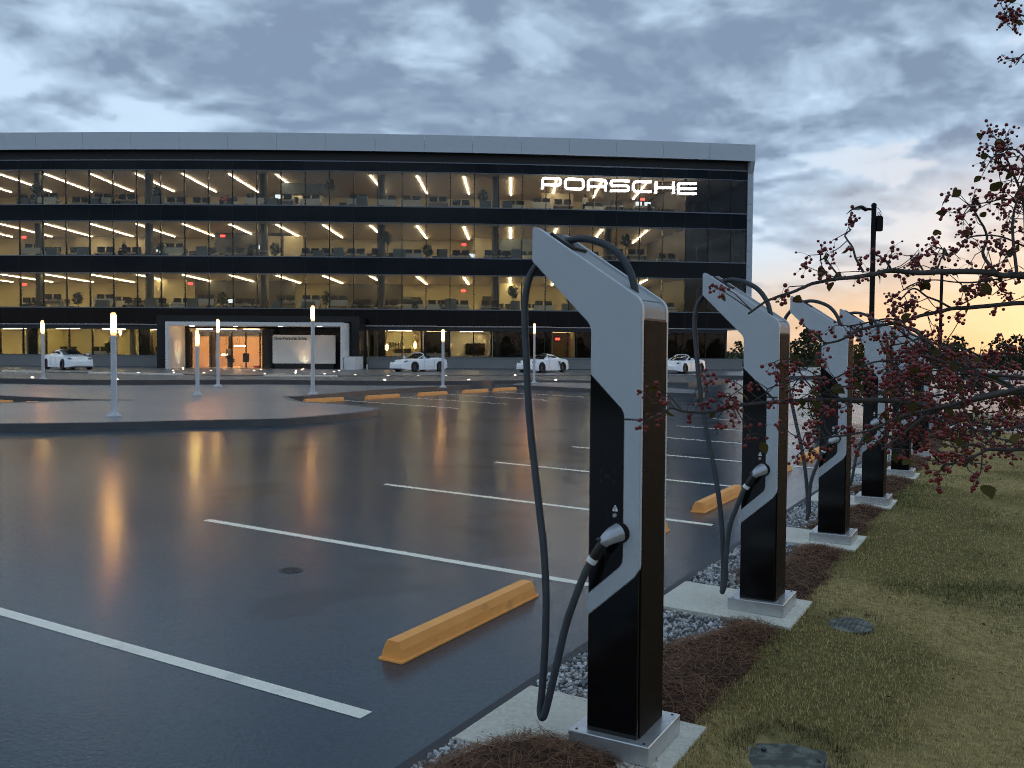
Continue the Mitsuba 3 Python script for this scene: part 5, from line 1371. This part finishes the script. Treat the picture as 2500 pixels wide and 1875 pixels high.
BRANCHES=[
(.016,.004,.9,[(2.021,3,2.198),(1.665,2.95,2.252),(1.566,2.9,2.251),(1.489,2.85,2.257),(1.344,2.8,2.253),(1.23,2.75,2.245),(1.149,2.75,2.251),(1.078,2.7,2.238),(1.026,2.7,2.231),(.955,2.65,2.223),(.878,2.65,2.207),(.804,2.6,2.179),(.74,2.6,2.16),(.688,2.6,2.122)]),
(.009,.003,2.6,[(1.566,2.9,2.251),(1.564,2.95,2.274),(1.553,3,2.331),(1.591,3.05,2.392),(1.549,3.05,2.471),(1.543,3.1,2.509)]),
(.01,.003,3.4,[(1.665,2.95,2.259),(1.709,3,2.289),(1.696,3,2.406),(1.715,3.05,2.502),(1.713,3.1,2.6),(1.675,3.1,2.68),(1.63,3.1,2.67)]),
(.007,.003,2.6,[(1.614,2.9,2.258),(1.624,2.95,2.418),(1.646,2.95,2.514),(1.705,3,2.62)]),
(.005,.003,.9,[(1.149,2.75,2.251),(1.137,2.75,2.274),(1.134,2.78,2.295),(1.129,2.8,2.313)]),
(.005,.003,1.6,[(1.046,2.7,2.24),(1.029,2.72,2.283),(1.028,2.75,2.319),(1.014,2.78,2.355),(1.04,2.8,2.376)]),
(.004,.003,1.2,[(.958,2.66,2.224),(.941,2.68,2.258),(.93,2.7,2.283),(.918,2.72,2.285)]),
(.004,.003,1,[(1.268,2.8,2.256),(1.252,2.8,2.283),(1.254,2.82,2.31)]),
(.004,.003,.8,[(1.31,2.8,2.256),(1.322,2.8,2.287),(1.346,2.82,2.319),(1.331,2.84,2.331)]),
(.004,.002,3,[(1.715,3.05,2.502),(1.647,3.05,2.521),(1.598,3.05,2.511),(1.538,3.05,2.501),(1.509,3.05,2.461)]),
(.004,.002,3.2,[(1.713,3.1,2.6),(1.671,3.1,2.63),(1.64,3.1,2.66),(1.62,3.1,2.685)]),
(.004,.002,2.6,[(1.705,3,2.62),(1.675,3,2.658),(1.64,3,2.678),(1.606,3,2.668)]),
(.004,.002,2.2,[(1.708,3,2.348),(1.623,3,2.386),(1.555,3,2.395),(1.506,3,2.385),(1.468,3,2.336),(1.429,3,2.346)]),
(.012,.004,.8,[(2.128,3.2,2.182),(1.753,3.1,2.174),(1.633,3.05,2.163),(1.509,3,2.151),(1.46,3,2.148),(1.411,3,2.136),(1.323,2.95,2.119),(1.25,2.9,2.101),(1.187,2.9,2.091),(1.099,2.85,2.076),(1.037,2.8,2.056),(.991,2.8,2.035),(.96,2.8,2.03)]),
(.005,.003,1.2,[(1.46,3,2.148),(1.41,3,2.173),(1.37,3,2.186),(1.327,3,2.212),(1.295,3,2.192),(1.279,3,2.173)]),
(.004,.002,1.3,[(1.567,2.9,2.241),(1.497,2.95,2.231),(1.433,2.95,2.232),(1.369,2.95,2.235),(1.305,2.95,2.221),(1.27,2.95,2.199)]),
(.004,.003,1.3,[(1.25,2.9,2.101),(1.225,2.9,2.122),(1.237,2.9,2.148),(1.269,2.9,2.135)]),
(.004,.003,1.4,[(1.25,2.9,2.101),(1.206,2.9,2.11),(1.162,2.9,2.103),(1.11,2.88,2.093),(1.065,2.86,2.086)]),
(.003,.002,.8,[(1.515,3,2.154),(1.501,3,2.194),(1.487,3,2.233)]),
(.003,.002,.9,[(1.485,3,2.161),(1.551,3.02,2.195),(1.605,3.05,2.237)]),
(.004,.003,1.2,[(1.728,3.1,2.171),(1.707,3.1,2.201),(1.676,3.1,2.211),(1.651,3.1,2.241)]),
(.01,.004,.6,[(1.715,2.6,1.829),(1.506,2.65,1.883),(1.482,2.7,1.91),(1.387,2.75,1.958),(1.335,2.8,1.997),(1.282,2.8,2.046),(1.264,2.85,2.077),(1.25,2.9,2.097),(1.222,2.9,2.107)]),
(.004,.003,.8,[(1.304,2.8,2.024),(1.25,2.75,2.042),(1.183,2.7,2.055),(1.164,2.7,2.085)]),
(.004,.003,1.1,[(1.335,2.8,1.997),(1.266,2.75,1.991),(1.213,2.7,2.02),(1.183,2.7,2.038),(1.159,2.7,2.046)]),
(.004,.003,1,[(1.214,2.7,1.973),(1.17,2.7,1.979),(1.084,2.7,1.972),(1.023,2.7,1.948),(.973,2.7,1.924),(.935,2.7,1.909)]),
(.013,.003,1,[(1.516,2.3,1.901),(1.363,2.4,1.902),(1.265,2.45,1.88),(1.223,2.5,1.855),(1.063,2.55,1.87),(.956,2.6,1.866),(1.002,2.6,1.87),(.788,2.6,1.865),(.713,2.6,1.859),(.649,2.6,1.851),(.559,2.6,1.833),(.511,2.6,1.836),(.473,2.6,1.846),(.457,2.6,1.835)]),
(.003,.002,2,[(.756,2.6,1.864),(.734,2.6,1.885),(.755,2.6,1.901),(.798,2.6,1.912),(.83,2.6,1.929)]),
(.003,.002,2,[(.895,2.6,1.869),(.869,2.62,1.901),(.841,2.62,1.933),(.831,2.64,1.955),(.798,2.64,1.987)]),
(.003,.002,2,[(.948,2.6,1.869),(.91,2.6,1.892),(.883,2.6,1.934),(.84,2.6,1.961)]),
(.003,.002,1.5,[(.649,2.6,1.853),(.633,2.6,1.868),(.628,2.6,1.879)]),
(.003,.002,1.6,[(.575,2.6,1.836),(.548,2.6,1.852),(.534,2.6,1.868)]),
(.003,.002,1.5,[(.671,2.6,1.855),(.639,2.6,1.842),(.612,2.6,1.847)]),
(.003,.002,1.6,[(1.061,2.55,1.871),(1.024,2.55,1.905),(.997,2.55,1.926),(.97,2.55,1.947)]),
(.004,.002,2.2,[(1.089,2.5,1.876),(1.074,2.5,1.851),(1.062,2.5,1.838),(1.058,2.5,1.863)]),
(.008,.003,1.1,[(1.428,2.2,1.965),(1.306,2.3,1.913),(1.168,2.35,1.872),(1.12,2.4,1.843),(1.076,2.4,1.813),(1.032,2.4,1.777),(1.003,2.4,1.756),(.986,2.4,1.75)]),
(.006,.002,1.6,[(1.168,2.35,1.872),(1.105,2.4,1.848),(1.053,2.45,1.824),(.978,2.45,1.79),(.918,2.45,1.777),(.882,2.45,1.772),(.836,2.45,1.762),(.806,2.45,1.746),(.794,2.45,1.764)]),
(.004,.002,2,[(.872,2.45,1.772),(.854,2.45,1.789),(.848,2.45,1.81),(.83,2.45,1.795)]),
(.007,.003,1.2,[(1.369,2.1,1.785),(1.254,2.2,1.766),(1.205,2.2,1.764),(1.165,2.2,1.764),(1.138,2.2,1.75),(1.097,2.2,1.734),(1.057,2.2,1.725),(1.029,2.2,1.744)]),
(.004,.002,1.6,[(1.165,2.2,1.764),(1.137,2.2,1.777),(1.105,2.2,1.772),(1.083,2.2,1.763)]),
(.003,.002,1.2,[(1.097,2.2,1.734),(1.111,2.2,1.723),(1.122,2.2,1.726)]),
(.004,.002,1.4,[(1.254,2.2,1.766),(1.218,2.2,1.786),(1.197,2.2,1.789),(1.164,2.2,1.802)]),
(.005,.002,1.4,[(1.309,2.3,1.817),(1.245,2.3,1.805),(1.188,2.3,1.804),(1.173,2.3,1.816)]),
(.005,.002,1.9,[(1.502,2.936,2.019),(1.402,2.936,1.986),(1.362,2.996,2.025),(1.237,2.947,1.948)]),
(.005,.002,1.9,[(1.364,2.617,1.907),(1.266,2.617,1.97),(1.207,2.677,1.995),(1.164,2.655,1.946)]),
(.005,.002,1.9,[(2.015,3.468,1.698),(1.905,3.468,1.737),(1.771,3.404,1.741),(1.793,3.598,1.658)]),
(.005,.002,1.9,[(1.8,2.83,1.855),(1.606,2.83,1.882),(1.51,2.832,1.912),(1.452,2.81,1.894)]),
(.005,.002,1.9,[(1.686,3.394,1.949),(1.587,3.394,1.908),(1.497,3.401,1.884),(1.475,3.543,1.878)]),
(.005,.002,1.9,[(1.44,2.723,1.905),(1.287,2.723,1.897),(1.212,2.687,1.919),(1.09,2.603,1.949)]),
(.005,.002,1.9,[(1.7,3.342,1.946),(1.516,3.342,1.931),(1.442,3.333,1.897),(1.424,3.46,1.959)]),
(.005,.002,1.9,[(2.164,3.556,1.794),(2.064,3.556,1.786),(1.927,3.538,1.818),(1.891,3.651,1.799)]),
(.005,.002,1.9,[(1.552,2.989,1.955),(1.452,2.989,1.961),(1.303,2.89,1.946),(1.366,3.074,1.913)]),
(.005,.002,1.9,[(1.48,2.607,1.933),(1.293,2.607,1.942),(1.204,2.518,1.908),(1.129,2.502,1.963)]),
(.005,.002,1.9,[(1.453,2.774,1.892),(1.252,2.774,1.866),(1.172,2.756,1.891),(1.046,2.697,1.866)]),
(.005,.002,1.9,[(1.604,2.963,1.947),(1.488,2.963,2.014),(1.348,2.87,2.013),(1.311,2.876,1.979)]),
(.005,.002,1.9,[(1.353,2.656,1.71),(1.272,2.656,1.774),(1.192,2.636,1.817),(1.145,2.743,1.785)]),
(.005,.002,1.9,[(1.529,2.602,1.844),(1.432,2.602,1.901),(1.325,2.57,1.936),(1.307,2.645,1.934)]),
(.005,.002,1.9,[(1.992,3.22,1.879),(1.804,3.22,1.87),(1.646,3.135,1.918),(1.624,3.271,1.935)]),
(.005,.002,1.9,[(1.385,2.64,1.725),(1.196,2.64,1.76),(1.168,2.667,1.729),(1.104,2.769,1.778)]),
(.005,.002,1.9,[(1.769,3.515,1.942),(1.67,3.515,2.019),(1.638,3.571,2.054),(1.503,3.628,2.026)]),
(.005,.002,1.9,[(1.554,2.864,1.764),(1.358,2.864,1.815),(1.246,2.769,1.823),(1.237,2.86,1.826)]),
(.005,.002,1.9,[(1.622,2.653,1.826),(1.505,2.653,1.872),(1.475,2.72,1.826),(1.355,2.666,1.82)]),
(.005,.002,1.9,[(1.529,2.842,1.772),(1.421,2.842,1.789),(1.285,2.765,1.758),(1.265,2.846,1.838)]),
(.005,.002,1.9,[(1.806,3.354,1.654),(1.702,3.354,1.729),(1.675,3.422,1.702),(1.486,3.254,1.78)]),
(.005,.002,1.9,[(1.644,2.664,1.993),(1.512,2.664,1.992),(1.465,2.706,2.026),(1.41,2.678,1.969)]),
(.004,.002,1.8,[(1.81,3.1,3.116),(1.718,3.1,3.148),(1.677,3.1,3.172),(1.663,3.1,3.142)]),
(.004,.002,1.8,[(1.813,3.1,3.02),(1.729,3.1,3.019),(1.697,3.1,2.984)]),
]
def berry_tree():
    k = thing('berry_tree', 'bare crab apple tree laden with red berries, reaching in from the right', 'tree')
    g = np.random.default_rng(21)
    part(k, 'trunk', tube(spline([(2.42, 3.05, -.1), (2.38, 3.0, .6), (2.34, 2.95, 1.2), (2.25, 2.95, 1.75), (2.15, 3.0, 2.25), (2.1, 3.05, 2.9), (2.0, 3.1, 3.6)], 5), np.linspace(.075, .03, 31), 14), 'bark', smooth=50)
    TR = np.array([(2.38, 3.0, .9), (2.34, 2.95, 1.2), (2.25, 2.95, 1.75), (2.15, 3.0, 2.25), (2.08, 3.05, 2.9)])
    berries, stalks, twigs, leafp, late = [], [], [], [], []
    for bi, (r0, r1, dens, pts) in enumerate(BRANCHES):
        P = np.array(pts)
        start = P[0]
        if start[0] > 1.72:
            j = np.argmin(np.abs(TR[:, 2]-start[2]))
            P = np.vstack([TR[j], (TR[j]+start)/2+[0, 0, .03], P])
        path = spline(P, 5)
        path = path+np.cumsum(g.normal(0, .0011, path.shape), 0)*np.linspace(0, 1, len(path))[:, None]
        part(k, 'branch', tube(path, np.linspace(r0, r1, len(path))*.78, 7), 'bark', smooth=60)
        seglen = np.linalg.norm(np.diff(path, axis=0), axis=1)
        L = seglen.sum()
        n = max(1, int(L*15*dens))
        for it in range(n+2):
            f = g.random() if it < n else 1.0
            i = min(int(f**.85*len(path)), len(path)-2)
            if path[i][0] > 2.0: continue
            a = path[i]
            d = g.normal(size=3)*[1, .7, 1]+np.array([-.35, 0, .25]); d /= np.linalg.norm(d)
            l = g.uniform(.02, .075) if r0 < .008 else g.uniform(.035, .13)
            b = a+d*l*.55+g.normal(0, .008, 3)
            c = a+d*l
            twigs.append(tube([a, b, c], [.0017, .0014, .0011], 4, False))
            nb = int(g.integers(3, 11))
            for q in range(nb):
                e = c+g.normal(0, .0115, 3)+[0, 0, -.008]
                berries.append(e)
                stalks.append((c-d*.012, e))
            if g.random() < .34: leafp.append(c+g.normal(0, .02, 3))
    S = []
    for a, b in stalks: S.append(tube([a, (a+b)/2+[0, 0, .004], b], .0006, 3, False))
    part(k, 'twigs', cat(twigs), 'bark', kind='stuff')
    part(k, 'stalks', cat(S), 'bark', kind='stuff')
    part(k, 'berries', ball_mesh(np.array(berries), .0053, 1), 'berry_red', smooth=True, kind='stuff')
    P = np.array(leafp)
    n = len(P)
    d = g.normal(size=(n, 3))*[.7, .7, .5]+[0, 0, -.6]; d /= np.linalg.norm(d, axis=1, keepdims=True)
    w = np.cross(d, g.normal(size=(n, 3))); w /= np.linalg.norm(w, axis=1, keepdims=True)
    nn = np.cross(d, w)
    l = (.022+.026*g.random((n, 1)))
    prof = [(0, .0), (.16, .24), (.40, .36), (.66, .28), (.86, .12), (1, 0)]
    V = []
    for t, wd in prof:
        bend = nn*l*(.12*math.sin(t*3)+.10*t*t)
        V += [P+d*l*t+w*l*wd+bend+nn*l*wd*.25, P+d*l*t+bend, P+d*l*t-w*l*wd+bend+nn*l*wd*.25]
    V = np.stack(V, 1).reshape(-1, 3)
    f = []
    for i in range(len(prof)-1):
        for j in range(2):
            a = i*3+j
            f += [[a, a+1, a+4], [a, a+4, a+3]]
    F = (np.array(f)[None]+18*np.arange(n)[:, None, None]).reshape(-1, 3)
    part(k, 'leaves', trimesh.Trimesh(V, F, process=False), 'leaf_dark', smooth=True, kind='stuff')
    return len(berries)
NB = berry_tree()
small_tree('young_tree', (10.5, 28.5, float(land(10.5, 28.5))), 4.3, 'young tree with thin olive leaves behind the third charging station', 'leaf_far', 2200, .085, 31, .9)
small_tree('young_tree', (14.6, 34.0, float(land(14.6, 34))), 3.1, 'small russet tree in the lawn left of the farther street lamp', 'leaf_russet', 500, .07, 33, .9)
for i, (x, y, h, sd) in enumerate(((9.2, 15.2, 2.9, 41), (12.6, 20.5, 3.1, 42), (15.5, 26.5, 3.3, 43), (7.4, 11.6, 2.2, 44))):
    small_tree('berry_shrub', (x, y, float(land(x, y))), h, ['russet berry tree at the right edge, second along the lawn', 'russet berry tree at the right edge, third along the lawn', 'farthest russet berry tree at the right edge', 'low berry bush nearest the viewer at the right edge'][i], 'leaf_russet', 420, .05, sd, 1.25, 1500, 'tree')
small_tree('garden_shrub', (7.15, 21.0, float(land(7.15, 21))), 1.9, 'leafy olive shrub just left of the third charging station', 'leaf_far', 420, .06, 55, 1.1, 0, 'shrub')

# the far-off woods round the site
def woods():
    g = np.random.default_rng(5)
    Ps, Ss = [], []
    for a in np.arange(0, 2*math.pi, .0125):
        for q in range(2):
            d = g.uniform(150, 330)
            if q == 0: d = g.uniform(170, 235)
            x, y = -5+d*math.sin(a), 25+d*math.cos(a)
            if -60 < x < 24 and y > 60 and y < 240: continue
            h = g.uniform(7.5, 12.0)*(1.25 if y < 0 else 1.12 if x > 24 else .96)
            z = float(land(x, y))-.5
            n = 240
            t = g.random(n)**.8
            rad = h*.26*np.sin(np.pi*np.clip(t*.9+.08, 0, 1))**.6
            an = g.random(n)*6.283
            rr = rad*np.sqrt(g.random(n))
            Ps.append(np.column_stack([x+rr*np.cos(an), y+rr*np.sin(an), z+t*h]))
            Ss.append(np.full(n, h*.034))
    P, S = np.vstack(Ps), np.concatenate(Ss)
    n = len(P)
    u = g.normal(size=(n, 3)); u /= np.linalg.norm(u, axis=1, keepdims=True)
    w = np.cross(u, g.normal(size=(n, 3))); w /= np.linalg.norm(w, axis=1, keepdims=True)
    s = (S*(.6+.7*g.random(n)))[:, None]
    V = np.stack([P-u*s, P+w*s*.8, P+u*s, P-w*s*.8], 1).reshape(-1, 3)
    F = (np.array([[0, 1, 2], [0, 2, 3]])[None]+4*np.arange(n)[:, None, None]).reshape(-1, 3)
    return trimesh.Trimesh(V, F, process=False)
setting('woods', woods(), 'woods_green', kind='stuff', label='dark distant woods along the horizon')
